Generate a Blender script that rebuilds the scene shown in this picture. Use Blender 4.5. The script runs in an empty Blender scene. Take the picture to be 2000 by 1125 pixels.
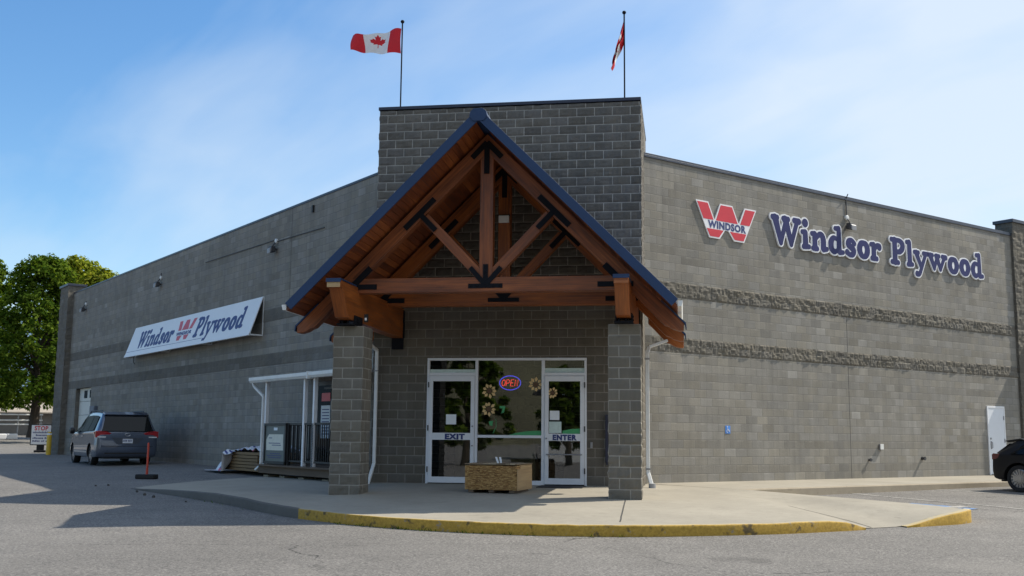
import bpy, bmesh, math, random
import numpy as np
from mathutils import Vector, Matrix, noise

random.seed(7)
SC = bpy.context.scene
COL = SC.collection
S = 2 ** -.5
V = Vector
R_ = math.radians

# ------------------------------------------------------------------ frames of the two walls
X0, X1, YL, YR = -3.015, 3.015, 1.628, 1.683
def RW(t, n, z): return V((X1 + (t + n) * S, YR + (t - n) * S, z))
def LW(t, n, z): return V((X0 - (t + n) * S, YL + (t - n) * S, z))
RT, RN = V((S, S, 0)), V((S, -S, 0))
LT, LN = V((-S, S, 0)), V((-S, -S, 0))
UP = V((0, 0, 1))

def lerp(a, b, t): return a + (b - a) * t
def G(x, y):                                     # height of the asphalt
    pts = [(-60, -.95), (-23, -.61), (-8.5, -.43), (-4, -.28), (0, -.15), (6, -.03), (14, .0), (400, .02)]
    if y <= pts[0][0]: z = pts[0][1]
    else:
        z = pts[-1][1]
        for (a, za), (b, zb) in zip(pts, pts[1:]):
            if a <= y < b: z = lerp(za, zb, (y - a) / (b - a)); break
    z -= .010 * min(x, 16) if x > 0 else .004 * max(x, -12)
    if x < -4:
        n = -((x - X0) + (y - YL)) * S; z -= .07 * max(0, min(1, (n - .5) / 2.5)) * max(0, min(1, (-4 - x) / 4))
    d = (y - x) * S - 40
    if d > 0: z += .021 * d if d < 60 else 1.26
    return z

# ------------------------------------------------------------------ objects
def tag(o, label=None, cat=None, group=None, kind=None):
    if label: o['label'] = label
    if cat: o['category'] = cat
    if group: o['group'] = group
    if kind: o['kind'] = kind
    return o
def thing(name, label, cat, loc, group=None):
    o = bpy.data.objects.new(name, None); COL.objects.link(o)
    o.location = loc; o.empty_display_size = .3
    return tag(o, label, cat, group)
def wloc(o):
    p = V(o.location)
    while o.parent: o = o.parent; p = p + V(o.location)
    return p
def copy_tree(o, parent=None):
    c = o.copy(); COL.objects.link(c); c.parent = parent
    for ch in list(o.children): copy_tree(ch, c)
    return c

class MB:
    def __init__(s): s.v = []; s.f = []; s.uv = []; s.mi = []
    def face(s, pts, uv=None, mi=0):
        b = len(s.v); s.v += [V(p) for p in pts]; s.f.append(tuple(range(b, b + len(pts))))
        s.uv.append(uv or [(0, 0)] * len(pts)); s.mi.append(mi)
    def box(s, o, a, b, c, mi=0):
        o, a, b, c = V(o), V(a), V(b), V(c)
        if a.cross(b).dot(c) < 0: o = o + a; a = -a
        i0 = len(s.v); ru, rv = random.random() * 50, random.random() * 50
        s.v += [o, o + a, o + a + b, o + b, o + c, o + a + c, o + a + b + c, o + b + c]
        for q, e1, e2 in (((0, 3, 2, 1), b, a), ((4, 5, 6, 7), a, b), ((0, 1, 5, 4), a, c), ((2, 3, 7, 6), a, c), ((1, 2, 6, 5), b, c), ((3, 0, 4, 7), b, c)):
            s.f.append(tuple(i0 + k for k in q)); l1, l2 = e1.length, e2.length
            uv = [(0, 0), (l1, 0), (l1, l2), (0, l2)]
            if l2 > l1: uv = [(y, x) for x, y in uv]
            s.uv.append([(x + ru, y + rv) for x, y in uv]); s.mi.append(mi)
    def bar(s, p, q, side, w, h, mi=0):          # box along p-q; w across `side`, h across the third axis
        p, q = V(p), V(q); ax = q - p; sd = V(side).normalized(); up = ax.cross(sd).normalized()
        sd = up.cross(ax).normalized()
        s.box(p - sd * w / 2 - up * h / 2, ax, sd * w, up * h, mi)
    def prism(s, pts, o, u, v, d, mi=0):         # outline in the u,v plane, from o to o+d
        o, u, v, d = V(o), V(u), V(v), V(d)
        P = [o + u * x + v * y for x, y in pts]
        area = sum(pts[i][0] * pts[(i + 1) % len(pts)][1] - pts[(i + 1) % len(pts)][0] * pts[i][1] for i in range(len(pts)))
        if (area > 0) != (u.cross(v).dot(d) > 0): P = P[::-1]; pts = pts[::-1]
        n = len(P); i0 = len(s.v); s.v += P + [p + d for p in P]
        s.f.append(tuple(i0 + i for i in range(n - 1, -1, -1))); s.uv.append([pts[i] for i in range(n - 1, -1, -1)]); s.mi.append(mi)
        s.f.append(tuple(i0 + n + i for i in range(n))); s.uv.append(list(pts)); s.mi.append(mi)
        dl = d.length
        for i in range(n):
            j = (i + 1) % n; l = (P[j] - P[i]).length
            s.f.append((i0 + i, i0 + j, i0 + n + j, i0 + n + i)); s.uv.append([(0, 0), (l, 0), (l, dl), (0, dl)]); s.mi.append(mi)
    def tube(s, path, r, n=8, cap=True, mi=0):
        path = [V(p) for p in path]; rings = []; rr = r if isinstance(r, (list, tuple)) else [r] * len(path)
        ref = None
        for i, p in enumerate(path):
            t = (path[min(i + 1, len(path) - 1)] - path[max(i - 1, 0)]).normalized()
            if ref is None: ref = t.orthogonal().normalized()
            ref = (ref - t * ref.dot(t)).normalized(); b = t.cross(ref)
            i0 = len(s.v); s.v += [p + (ref * math.cos(k * 2 * math.pi / n) + b * math.sin(k * 2 * math.pi / n)) * rr[i] for k in range(n)]
            rings.append(i0)
        L = 0
        for i in range(len(rings) - 1):
            a, c = rings[i], rings[i + 1]; L2 = L + (path[i + 1] - path[i]).length
            for k in range(n):
                m = (k + 1) % n
                s.f.append((a + k, a + m, c + m, c + k)); s.mi.append(mi)
                s.uv.append([(L, k / n), (L, (k + 1) / n), (L2, (k + 1) / n), (L2, k / n)])
            L = L2
        if cap:
            for st, rev in ((rings[0], True), (rings[-1], False)):
                idx = [st + k for k in range(n)]
                s.f.append(tuple(idx[::-1] if rev else idx)); s.uv.append([(0, 0)] * n); s.mi.append(mi)
    def lathe(s, prof, o, axis, n=24, mi=0, cap=True):     # prof: (radius, height along axis)
        o, ax = V(o), V(axis).normalized(); a = ax.orthogonal().normalized(); b = ax.cross(a); rings = []
        for r, h in prof:
            i0 = len(s.v); s.v += [o + ax * h + (a * math.cos(k * 2 * math.pi / n) + b * math.sin(k * 2 * math.pi / n)) * r for k in range(n)]
            rings.append(i0)
        for p, q in zip(rings, rings[1:]):
            for k in range(n):
                m = (k + 1) % n; s.f.append((p + k, p + m, q + m, q + k)); s.uv.append([(0, 0)] * 4); s.mi.append(mi)
        for st, rev in (((rings[0], True), (rings[-1], False)) if cap else ()):
            idx = [st + k for k in range(n)]
            s.f.append(tuple(idx[::-1] if rev else idx)); s.uv.append([(0, 0)] * n); s.mi.append(mi)
    def build(s, name, mat, parent=None, smooth=False, bevel=0, angle=35, label=None):
        me = bpy.data.meshes.new(name)
        off = wloc(parent) if parent else V((0, 0, 0))
        me.from_pydata([tuple(p - off) for p in s.v], [], s.f)
        ul = me.uv_layers.new(name='UVMap'); k = 0
        for uv in s.uv:
            for q in uv: ul.data[k].uv = q; k += 1
        for m in (mat if isinstance(mat, (list, tuple)) else [mat]): me.materials.append(m)
        if any(s.mi): me.polygons.foreach_set('material_index', s.mi)
        if smooth:
            me.polygons.foreach_set('use_smooth', [True] * len(me.polygons)); me.set_sharp_from_angle(angle=R_(angle))
        o = bpy.data.objects.new(name, me); COL.objects.link(o); o.parent = parent
        if bevel:
            md = o.modifiers.new('bevel', 'BEVEL'); md.width = bevel; md.segments = 2; md.limit_method = 'ANGLE'; md.angle_limit = R_(40)
        if label: o['label'] = label
        return o

# ------------------------------------------------------------------ node helper
class NT:
    def __init__(s, tree): s.t = tree; s.n = tree.nodes; s.l = tree.links
    def new(s, typ, **kw):
        n = s.n.new(typ)
        for k, v in kw.items(): setattr(n, k, v)
        return n
    def set(s, sock, val):
        if hasattr(val, 'default_value') or isinstance(val, bpy.types.NodeSocket): s.l.new(val, sock)
        else:
            if sock.type == 'RGBA' and len(val) == 3: val = (*val, 1)
            sock.default_value = val
    def math(s, op, a, b=0., c=0., clamp=False):
        n = s.new('ShaderNodeMath', operation=op, use_clamp=clamp)
        s.set(n.inputs[0], a); s.set(n.inputs[1], b)
        if op in ('MULTIPLY_ADD', 'SMOOTH_MIN', 'COMPARE', 'WRAP'): s.set(n.inputs[2], c)
        return n.outputs[0]
    def mix(s, f, a, b, mode='MIX'):
        n = s.new('ShaderNodeMix', data_type='RGBA', blend_type=mode, clamp_factor=True)
        s.set(n.inputs[0], f); s.set(n.inputs[6], a); s.set(n.inputs[7], b); return n.outputs[2]
    def noise(s, vec, scale, detail=3, rough=.55, dim='3D'):
        n = s.new('ShaderNodeTexNoise', noise_dimensions=dim); s.set(n.inputs['Vector'], vec)
        n.inputs['Scale'].default_value = scale; n.inputs['Detail'].default_value = detail; n.inputs['Roughness'].default_value = rough
        return n.outputs[0]
    def map(s, x, a, b, c=0., d=1.):
        n = s.new('ShaderNodeMapRange'); n.clamp = True; s.set(n.inputs[0], x)
        for i, v in enumerate((a, b, c, d)): n.inputs[i + 1].default_value = v
        return n.outputs[0]
    def scale(s, vec, k):
        n = s.new('ShaderNodeVectorMath', operation='MULTIPLY'); s.set(n.inputs[0], vec); n.inputs[1].default_value = k; return n.outputs[0]
    def ramp(s, f, stops):
        n = s.new('ShaderNodeValToRGB'); s.set(n.inputs[0], f); e = n.color_ramp.elements
        while len(e) < len(stops): e.new(.5)
        for q, (p, c) in zip(e, stops): q.position = p; q.color = (*c, 1)
        return n.outputs[0]
    def bump(s, h, strength=.3, dist=.01):
        n = s.new('ShaderNodeBump'); n.inputs['Strength'].default_value = strength; n.inputs['Distance'].default_value = dist
        s.set(n.inputs['Height'], h); return n.outputs[0]

def material(name):
    m = bpy.data.materials.new(name); m.use_nodes = True
    return m, NT(m.node_tree), m.node_tree.nodes['Principled BSDF']
MATS = {}
def plain(name, col, rough=.6, metal=0, var=.12, vscale=4., bump=0, coat=0, spec=.5):
    if name in MATS: return MATS[name]
    m, t, p = material(name)
    co = t.new('ShaderNodeTexCoord').outputs['Object']
    f = t.noise(co, vscale, 5, .6)
    lo = tuple(c * (1 - var) for c in col); hi = tuple(min(1, c * (1 + var)) for c in col)
    t.set(p.inputs['Base Color'], t.ramp(f, [(.3, lo), (.7, hi)]))
    p.inputs['Metallic'].default_value = metal
    t.set(p.inputs['Roughness'], t.map(f, .2, .8, rough * .85, min(1, rough * 1.15)))
    p.inputs['Specular IOR Level'].default_value = spec
    p.inputs['Coat Weight'].default_value = coat; p.inputs['Coat Roughness'].default_value = .05
    if bump: t.set(p.inputs['Normal'], t.bump(t.noise(co, vscale * 12, 4), bump, .005))
    MATS[name] = m; return m

def block_mat(name, base, var, mortar, mix_m=1., lightp=.03, lightk=1.5, rough_bump=.25, fine=90., w=.4, h=.2, mw=.011, course=.0, warm=(1., .97, .90)):
    m, t, p = material(name)
    uv = t.new('ShaderNodeUVMap').outputs[0]
    sp = t.new('ShaderNodeSeparateXYZ'); t.set(sp.inputs[0], uv); u, v = sp.outputs[0], sp.outputs[1]
    row = t.math('FLOOR', t.math('DIVIDE', v, h))
    off = t.math('MULTIPLY', t.math('FLOORED_MODULO', row, 2.), .5)
    uu = t.math('ADD', t.math('DIVIDE', u, w), off)
    colm = t.math('FLOOR', uu)
    fu = t.math('MULTIPLY', t.math('FRACT', uu), w); fv = t.math('MULTIPLY', t.math('FRACT', t.math('DIVIDE', v, h)), h)
    # wobble the joint a little
    wob = t.math('MULTIPLY', t.math('SUBTRACT', t.noise(uv, 14., 2), .5), .008)
    du = t.math('ADD', t.math('MINIMUM', fu, t.math('SUBTRACT', w, fu)), wob)
    dv = t.math('ADD', t.math('MINIMUM', fv, t.math('SUBTRACT', h, fv)), wob)
    d = t.math('MINIMUM', du, dv)
    joint = t.map(d, mw * .35, mw * .75, 1, 0)
    cv = t.new('ShaderNodeCombineXYZ'); t.set(cv.inputs[0], colm); t.set(cv.inputs[1], row)
    wn = t.new('ShaderNodeTexWhiteNoise', noise_dimensions='2D'); t.set(wn.inputs['Vector'], cv.outputs[0])
    cv2 = t.new('ShaderNodeCombineXYZ'); t.set(cv2.inputs[0], t.math('ADD', colm, 31.7)); t.set(cv2.inputs[1], row)
    wn2 = t.new('ShaderNodeTexWhiteNoise', noise_dimensions='2D'); t.set(wn2.inputs['Vector'], cv2.outputs[0])
    wr = t.new('ShaderNodeTexWhiteNoise', noise_dimensions='1D'); t.set(wr.inputs['W'], row)
    big = t.noise(uv, .35, 3); med = t.noise(uv, 2.2, 4); fin = t.noise(uv, fine, 3, .7)
    streak = t.noise(t.scale(uv, (4.5, .22, 1.)), 1., 5, .65)
    patch = t.map(t.noise(t.scale(uv, (.25, .55, 1.)), 1., 2), .42, .62, .25, 1.)   # where the blocks differ most
    k = t.math('ADD', 1., t.math('MULTIPLY', t.math('MULTIPLY', t.math('SUBTRACT', wn.outputs[0], .5), var * 2), patch))
    k = t.math('MULTIPLY', k, t.map(wr.outputs[0], 0, 1, 1 - course, 1 + course))
    k = t.math('MULTIPLY', k, t.map(big, .25, .75, .86, 1.12)); k = t.math('MULTIPLY', k, t.map(med, .25, .75, .92, 1.07))
    k = t.math('MULTIPLY', k, t.map(streak, .3, .7, .86, 1.08)); k = t.math('MULTIPLY', k, t.map(fin, .25, .75, .86, 1.13))
    light = t.math('MULTIPLY', t.math('GREATER_THAN', wn2.outputs[0], 1 - lightp), lightk - 1)
    k = t.math('MULTIPLY', k, t.math('ADD', 1., light))
    # efflorescence along the head of the blocks
    eff = t.math('MULTIPLY', t.map(fv, h * .72, h * .98, 0, 1), t.map(t.noise(t.scale(uv, (3., 5., 1.)), 1., 4), .48, .68, 0, .34))
    k = t.math('ADD', k, eff)
    tint = t.ramp(wn2.outputs[0], [(0, base), (.6, tuple(b * q for b, q in zip(base, warm))), (1, base)])
    body = t.mix(1., tint, k, 'MULTIPLY')
    mor = t.mix(1., mortar, t.map(med, .2, .8, .75, 1.2), 'MULTIPLY')
    t.set(p.inputs['Base Color'], t.mix(t.math('MULTIPLY', joint, mix_m), body, mor))
    p.inputs['Roughness'].default_value = .92; p.inputs['Specular IOR Level'].default_value = .25
    hgt = t.math('SUBTRACT', t.math('ADD', t.math('MULTIPLY', fin, .25), t.math('MULTIPLY', t.noise(uv, 25., 4), .5)), t.math('MULTIPLY', joint, .45))
    t.set(p.inputs['Normal'], t.bump(hgt, rough_bump, .012))
    return m

def wood_mat(name, stops, rough=.5, su=1.3, sv=30., coat=.0, island=.35):
    m, t, p = material(name)
    uv = t.new('ShaderNodeUVMap').outputs[0]
    g = t.noise(t.scale(uv, (su, sv, 1)), 1., 5, .6); g2 = t.noise(t.scale(uv, (su * .6, sv * .15, 1)), 1., 3)
    isl = t.new('ShaderNodeNewGeometry').outputs['Random Per Island']
    f = t.math('ADD', t.math('MULTIPLY', g, .55), t.math('MULTIPLY', g2, .45))
    f = t.math('ADD', f, t.math('MULTIPLY', t.math('SUBTRACT', isl, .5), island))
    c = t.ramp(f, stops)
    # dark checks and knots
    kn = t.noise(t.scale(uv, (2.2, 9., 1)), 1., 2)
    c = t.mix(t.map(kn, .70, .78, 0, .55), c, (.03, .012, .005))
    chk = t.noise(t.scale(uv, (.8, 70., 1)), 1., 2); c = t.mix(t.map(chk, .66, .72, 0, .5), c, (.03, .014, .007))
    t.set(p.inputs['Base Color'], c)
    t.set(p.inputs['Roughness'], t.map(g, .2, .8, rough * .8, rough * 1.25)); p.inputs['Coat Weight'].default_value = coat; p.inputs['Coat Roughness'].default_value = .3
    t.set(p.inputs['Normal'], t.bump(g, .25, .004))
    return m

M_R = block_mat('grey_block_smooth', (.258, .247, .226), .19, (.185, .178, .163), .95, .025, 1.2, .5, course=.08)
M_L = block_mat('grey_block_side', (.245, .234, .215), .16, (.165, .158, .145), .95, .012, 1.22, .5, course=.10)
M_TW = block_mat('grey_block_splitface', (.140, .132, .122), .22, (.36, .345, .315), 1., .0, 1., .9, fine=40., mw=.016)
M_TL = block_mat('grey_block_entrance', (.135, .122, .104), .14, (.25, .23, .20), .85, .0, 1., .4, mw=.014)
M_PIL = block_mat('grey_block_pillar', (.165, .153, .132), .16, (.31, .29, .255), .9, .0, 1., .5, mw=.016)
M_BAND = block_mat('split_block_band', (.150, .140, .122), .18, (.23, .215, .19), .7, .04, 1.25, .9, fine=40.)
M_LB = block_mat('dark_block_band', (.155, .146, .132), .14, (.12, .113, .105), .7, .01, 1.3, .5)
M_WOOD = wood_mat('stained_timber', [(.25, (.042, .010, .004)), (.5, (.25, .070, .017)), (.75, (.55, .20, .055))], .5, coat=.1)
M_WOOD2 = wood_mat('stained_timber_orange', [(.25, (.075, .018, .004)), (.5, (.34, .094, .014)), (.75, (.60, .22, .036))], .5, coat=.1)
M_SOF = wood_mat('stained_soffit_boards', [(.25, (.055, .012, .005)), (.5, (.19, .048, .013)), (.75, (.40, .12, .028))], .55, sv=22., coat=.05, island=.2)
M_SHAKE = wood_mat('raw_cedar_ends', [(.1, (.17, .08, .026)), (.45, (.34, .185, .062)), (.9, (.56, .36, .14))], .8, 6., 40., island=.7)
M_SHSIDE = wood_mat('raw_cedar_side', [(.2, (.30, .19, .09)), (.5, (.45, .31, .16)), (.9, (.60, .44, .25))], .8, 1.2, 30., island=.4)
M_DECK = wood_mat('weathered_deck', [(.2, (.07, .05, .035)), (.5, (.14, .10, .07)), (.9, (.22, .16, .11))], .85)
M_LUM = wood_mat('lumber_boards', [(.1, (.11, .07, .035)), (.5, (.24, .16, .08)), (.9, (.38, .27, .15))], .85, island=.6)
M_STEEL = plain('black_steel_plate', (.006, .007, .011), .75, spec=.2)
M_BLUE = plain('blue_metal_trim', (.010, .036, .105), .5, .0, .1, 2.)
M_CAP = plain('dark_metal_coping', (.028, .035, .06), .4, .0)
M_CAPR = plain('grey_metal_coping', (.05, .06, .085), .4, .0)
M_WHITE = plain('white_aluminium', (.74, .76, .80), .35, .0, .04)
M_WPAINT = plain('white_paint', (.78, .79, .81), .5, .0, .05)
M_WPVC = plain('white_gutter_paint', (.74, .74, .72), .45, .0, .07)
M_SIGNW = plain('white_sign_sheet', (.80, .81, .82), .45, .0, .03, 1.5)
M_NAVY = plain('navy_letter_blue', (.020, .024, .115), .5, .0, .2, 1.2, spec=.3)
M_NAVYP = plain('navy_sign_paint', (.03, .045, .17), .5)
M_RED = plain('logo_red', (.62, .032, .05), .4, .0, .06)
M_REDP = plain('faded_red_paint', (.60, .09, .11), .5)
M_WEDGE = plain('white_letter_edge', (.82, .82, .84), .4, .0, .03)
M_BLACK = plain('black_plastic', (.012, .012, .013), .5)
M_RUBBER = plain('tyre_rubber', (.016, .016, .017), .85, bump=.3)
M_CHROME = plain('alloy_rim', (.42, .43, .45), .3, .9, .05)
M_SILVER = plain('car_paint_silver_blue', (.095, .118, .165), .3, .6, .03, coat=1.)
M_BLKPAINT = plain('car_paint_black', (.005, .006, .009), .35, .0, .03, spec=.35)
M_CGLASS = plain('car_glass_dark', (.006, .007, .008), .05, .0, .02, spec=.3)
def tint_glass():
    m, t, p = material('car_glass_tinted'); out = t.n['Material Output']; t.n.remove(p)
    d = t.new('ShaderNodeBsdfDiffuse'); d.inputs[0].default_value = (.006, .007, .008, 1); g = t.new('ShaderNodeBsdfGlossy'); g.inputs['Roughness'].default_value = .03
    lw = t.new('ShaderNodeLayerWeight'); lw.inputs[0].default_value = .25; mx = t.new('ShaderNodeMixShader')
    t.set(mx.inputs[0], t.map(lw.outputs['Fresnel'], 0, 1, .03, .17)); t.l.new(d.outputs[0], mx.inputs[1]); t.l.new(g.outputs[0], mx.inputs[2]); t.l.new(mx.outputs[0], out.inputs[0]); return m
M_CGLASS = tint_glass()
M_TAIL = plain('tail_lamp_red', (.38, .008, .014), .15, .0, .1, coat=1.)
M_LAMPW = plain('lamp_lens_white', (.75, .75, .75), .2)
M_GREYPL = plain('grey_cast_metal', (.30, .30, .31), .5, .3)
M_DGREY = plain('dark_grey_metal', (.05, .05, .055), .5, .2)
M_ORANGE = plain('orange_plastic', (.50, .055, .025), .5)
M_YEL = plain('yellow_post_paint', (.62, .40, .03), .5)
M_TARPW = plain('white_lumber_wrap', (.72, .73, .76), .4, .0, .05)
M_TARPB = plain('blue_lumber_wrap', (.05, .06, .22), .45)
M_PAPER = plain('paper_white', (.80, .83, .86), .7, 0, .03)
M_PAPERG = plain('paper_pale_green', (.58, .70, .66), .7, 0, .1, 12.)
M_MAT = plain('door_mat_fibre', (.03, .03, .033), .95, bump=.5)
M_DOORL = plain('pale_steel_door', (.70, .73, .78), .4, 0, .03)
M_ROLL = plain('cream_sectional_door', (.62, .62, .57), .5, 0, .05)
M_BARK = plain('tree_bark', (.05, .038, .028), .95, 0, .3, 6., bump=.6)
M_FLOWP = plain('painted_petal', (.70, .48, .22), .6)
M_FLOWC = plain('painted_flower_centre', (.10, .05, .02), .6)
M_GREENP = plain('window_paint_green', (.06, .34, .13), .5)
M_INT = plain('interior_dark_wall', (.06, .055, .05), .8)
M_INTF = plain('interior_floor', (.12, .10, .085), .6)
M_BOX = plain('tan_interior_stock', (.58, .50, .34), .8, 0, .2, 3.)
M_BLUES = plain('parking_sign_blue', (.08, .26, .72), .4)
M_FARW = plain('far_grey_wall', (.19, .18, .17), .8)
M_FARR = plain('far_tan_roof', (.36, .31, .25), .8)
M_STONE = plain('loose_stone', (.06, .058, .055), .9)
M_FABR = plain('flag_red_cloth', (.62, .018, .03), .8, 0, .05)
M_FABW = plain('flag_white_cloth', (.80, .79, .80), .8, 0, .03)
M_PLATE = plain('number_plate', (.65, .68, .74), .4)

def glass_mat():
    m, t, p = material('store_glass'); out = t.n['Material Output']; t.n.remove(p)
    tr = t.new('ShaderNodeBsdfTransparent'); tr.inputs[0].default_value = (.50, .54, .52, 1)
    gl = t.new('ShaderNodeBsdfGlossy'); gl.inputs['Roughness'].default_value = .015; gl.inputs['Color'].default_value = (.9, .92, .95, 1)
    co = t.new('ShaderNodeTexCoord').outputs['Object']
    bp = t.bump(t.noise(co, 1.6, 1), .04, .02); t.set(gl.inputs['Normal'], bp)
    fr = t.new('ShaderNodeFresnel'); fr.inputs[0].default_value = 2.15
    mx = t.new('ShaderNodeMixShader'); t.l.new(fr.outputs[0], mx.inputs[0]); t.l.new(tr.outputs[0], mx.inputs[1]); t.l.new(gl.outputs[0], mx.inputs[2])
    t.l.new(mx.outputs[0], out.inputs[0]); return m
M_GLASS = glass_mat()
def emit_mat(name, col, k):
    m, t, p = material(name); p.inputs['Base Color'].default_value = (*col, 1)
    p.inputs['Emission Color'].default_value = (*col, 1); p.inputs['Emission Strength'].default_value = k; return m
M_NEONR = emit_mat('neon_red', (1, .06, .05), 1.5)
M_NEONB = emit_mat('neon_blue', (.09, .09, 1), 1.1)

def asphalt_mat():
    m, t, p = material('worn_asphalt'); co = t.new('ShaderNodeTexCoord').outputs['Object']
    n1 = t.noise(co, .12, 4); n2 = t.noise(co, 1.1, 4); n3 = t.noise(co, 27., 3, .8); n4 = t.noise(co, 110., 2, .8)
    vo = t.new('ShaderNodeTexVoronoi'); t.set(vo.inputs['Vector'], co); vo.inputs['Scale'].default_value = 55.
    f = t.math('ADD', t.math('MULTIPLY', n3, .65), t.math('MULTIPLY', n4, .35))
    f = t.math('ADD', f, t.math('MULTIPLY', t.math('SUBTRACT', vo.outputs['Color'], .5), .22))
    c = t.ramp(f, [(.30, (.065, .062, .058)), (.5, (.165, .156, .145)), (.70, (.33, .31, .285))])
    k = t.math('MULTIPLY', t.map(n1, .3, .7, .86, 1.14), t.map(n2, .25, .75, .90, 1.1))
    c = t.mix(1., c, k, 'MULTIPLY')
    st = t.noise(t.scale(co, (.5, .5, 1)), 1., 5, .7); c = t.mix(t.map(st, .60, .72, 0, .22), c, (.05, .048, .046))
    wv = t.new('ShaderNodeVectorMath', operation='ADD'); t.set(wv.inputs[0], co); wn = t.new('ShaderNodeTexNoise'); t.set(wn.inputs['Vector'], co); wn.inputs['Scale'].default_value = 1.3; wn.inputs['Detail'].default_value = 5.; t.set(wv.inputs[1], t.scale(wn.outputs['Color'], (1.1, 1.1, 0)))
    ck = t.new('ShaderNodeTexVoronoi', feature='DISTANCE_TO_EDGE'); t.set(ck.inputs['Vector'], wv.outputs[0]); ck.inputs['Scale'].default_value = .16
    cm = t.math('MULTIPLY', t.map(ck.outputs['Distance'], .0012, .0032, 1, 0), t.map(t.noise(co, .35, 2), .44, .54, 0, .8))
    c = t.mix(cm, c, (.02, .02, .02))
    oil = t.noise(co, .9, 4, .6); c = t.mix(t.map(oil, .66, .74, 0, .35), c, (.045, .043, .042))
    c = t.mix(t.map(t.noise(co, .28, 3, .55), .56, .70, 0, .22), c, (.30, .28, .25))
    t.set(p.inputs['Base Color'], c); p.inputs['Roughness'].default_value = .9; p.inputs['Specular IOR Level'].default_value = .3
    t.set(p.inputs['Normal'], t.bump(f, .6, .012)); return m
def concrete_mat(name, base, spot=.12):
    m, t, p = material(name); co = t.new('ShaderNodeTexCoord').outputs['Object']
    n1 = t.noise(co, .5, 4); n2 = t.noise(co, 5., 5, .65); n3 = t.noise(co, 70., 3)
    k = t.math('MULTIPLY', t.map(n1, .3, .7, .88, 1.1), t.map(n2, .25, .75, .92, 1.07)); k = t.math('MULTIPLY', k, t.map(n3, .2, .8, .92, 1.08))
    c = t.mix(1., base, k, 'MULTIPLY')
    st = t.noise(co, 1.7, 6, .7); c = t.mix(t.map(st, .57, .70, 0, spot * 2.2), c, tuple(b * .5 for b in base))
    sp = t.noise(co, 9., 2); c = t.mix(t.map(sp, .68, .73, 0, .45), c, tuple(b * .55 for b in base))
    t.set(p.inputs['Base Color'], c); p.inputs['Roughness'].default_value = .88; p.inputs['Specular IOR Level'].default_value = .3
    t.set(p.inputs['Normal'], t.bump(n3, .25, .004)); return m
def curb_paint():
    m, t, p = material('worn_yellow_curb'); co = t.new('ShaderNodeTexCoord').outputs['Object']
    w = t.noise(co, 3.5, 6, .7); w2 = t.noise(co, 22., 3, .7)
    y = t.ramp(w2, [(.25, (.26, .155, .018)), (.7, (.48, .30, .042))])
    f = t.math('ADD', t.math('MULTIPLY', w, .6), t.math('MULTIPLY', w2, .4))
    c = t.mix(t.map(f, .575, .62, 0, .95), y, (.22, .19, .15))
    c = t.mix(t.map(t.noise(co, 5., 4), .59, .66, 0, .8), c, (.05, .04, .025))
    t.set(p.inputs['Base Color'], c); p.inputs['Roughness'].default_value = .8; t.set(p.inputs['Normal'], t.bump(f, .5, .015)); return m
def worn_paint(name, col, under, cut=.5):
    m, t, p = material(name); co = t.new('ShaderNodeTexCoord').outputs['Object']
    f = t.math('ADD', t.math('MULTIPLY', t.noise(co, 3., 5, .7), .5), t.math('MULTIPLY', t.noise(co, 45., 3, .8), .5))
    t.set(p.inputs['Base Color'], t.mix(t.map(f, cut - .04, cut + .05, 0, .85), col, under)); p.inputs['Roughness'].default_value = .85; return m
M_ASPH = asphalt_mat(); M_CONC = concrete_mat('plaza_concrete', (.335, .305, .25)); M_CURBC = concrete_mat('curb_concrete', (.31, .265, .20), .35); M_CURBD = concrete_mat('shaded_curb_concrete', (.13, .122, .11), .3); M_CURBT = worn_paint('faded_lit_curb_top', (.46, .37, .19), (.36, .33, .27), .5)  # left curb gets a darker copy of the curb concrete, its shade painted in
M_CURBY = curb_paint()
M_LINE = worn_paint('worn_white_line', (.48, .46, .42), (.17, .16, .15), .50)
M_BLUEP = worn_paint('worn_blue_paint', (.11, .24, .48), (.17, .17, .17), .51)

def leaf_mat(name, stops):
    m, t, p = material(name); out = t.n['Material Output']; t.n.remove(p)
    isl = t.new('ShaderNodeNewGeometry').outputs['Random Per Island']
    co = t.new('ShaderNodeTexCoord').outputs['Object']
    f = t.math('ADD', t.math('MULTIPLY', isl, .55), t.math('MULTIPLY', t.noise(co, .55, 3), .45))
    c = t.ramp(f, stops)
    d = t.new('ShaderNodeBsdfDiffuse'); t.set(d.inputs[0], c)
    tr = t.new('ShaderNodeBsdfTranslucent'); t.set(tr.inputs[0], t.mix(1., c, (1.5, 1.5, .55), 'MULTIPLY'))
    mx = t.new('ShaderNodeMixShader'); mx.inputs[0].default_value = .40; t.l.new(d.outputs[0], mx.inputs[1]); t.l.new(tr.outputs[0], mx.inputs[2])
    t.l.new(mx.outputs[0], out.inputs[0]); return m
M_LEAF = leaf_mat('maple_leaves', [(.2, (.028, .06, .009)), (.5, (.062, .108, .014)), (.8, (.17, .23, .034))])
M_LEAFY = leaf_mat('yellowing_leaves', [(.2, (.09, .13, .014)), (.5, (.21, .25, .03)), (.72, (.36, .37, .05)), (.9, (.36, .20, .045))])

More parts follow.
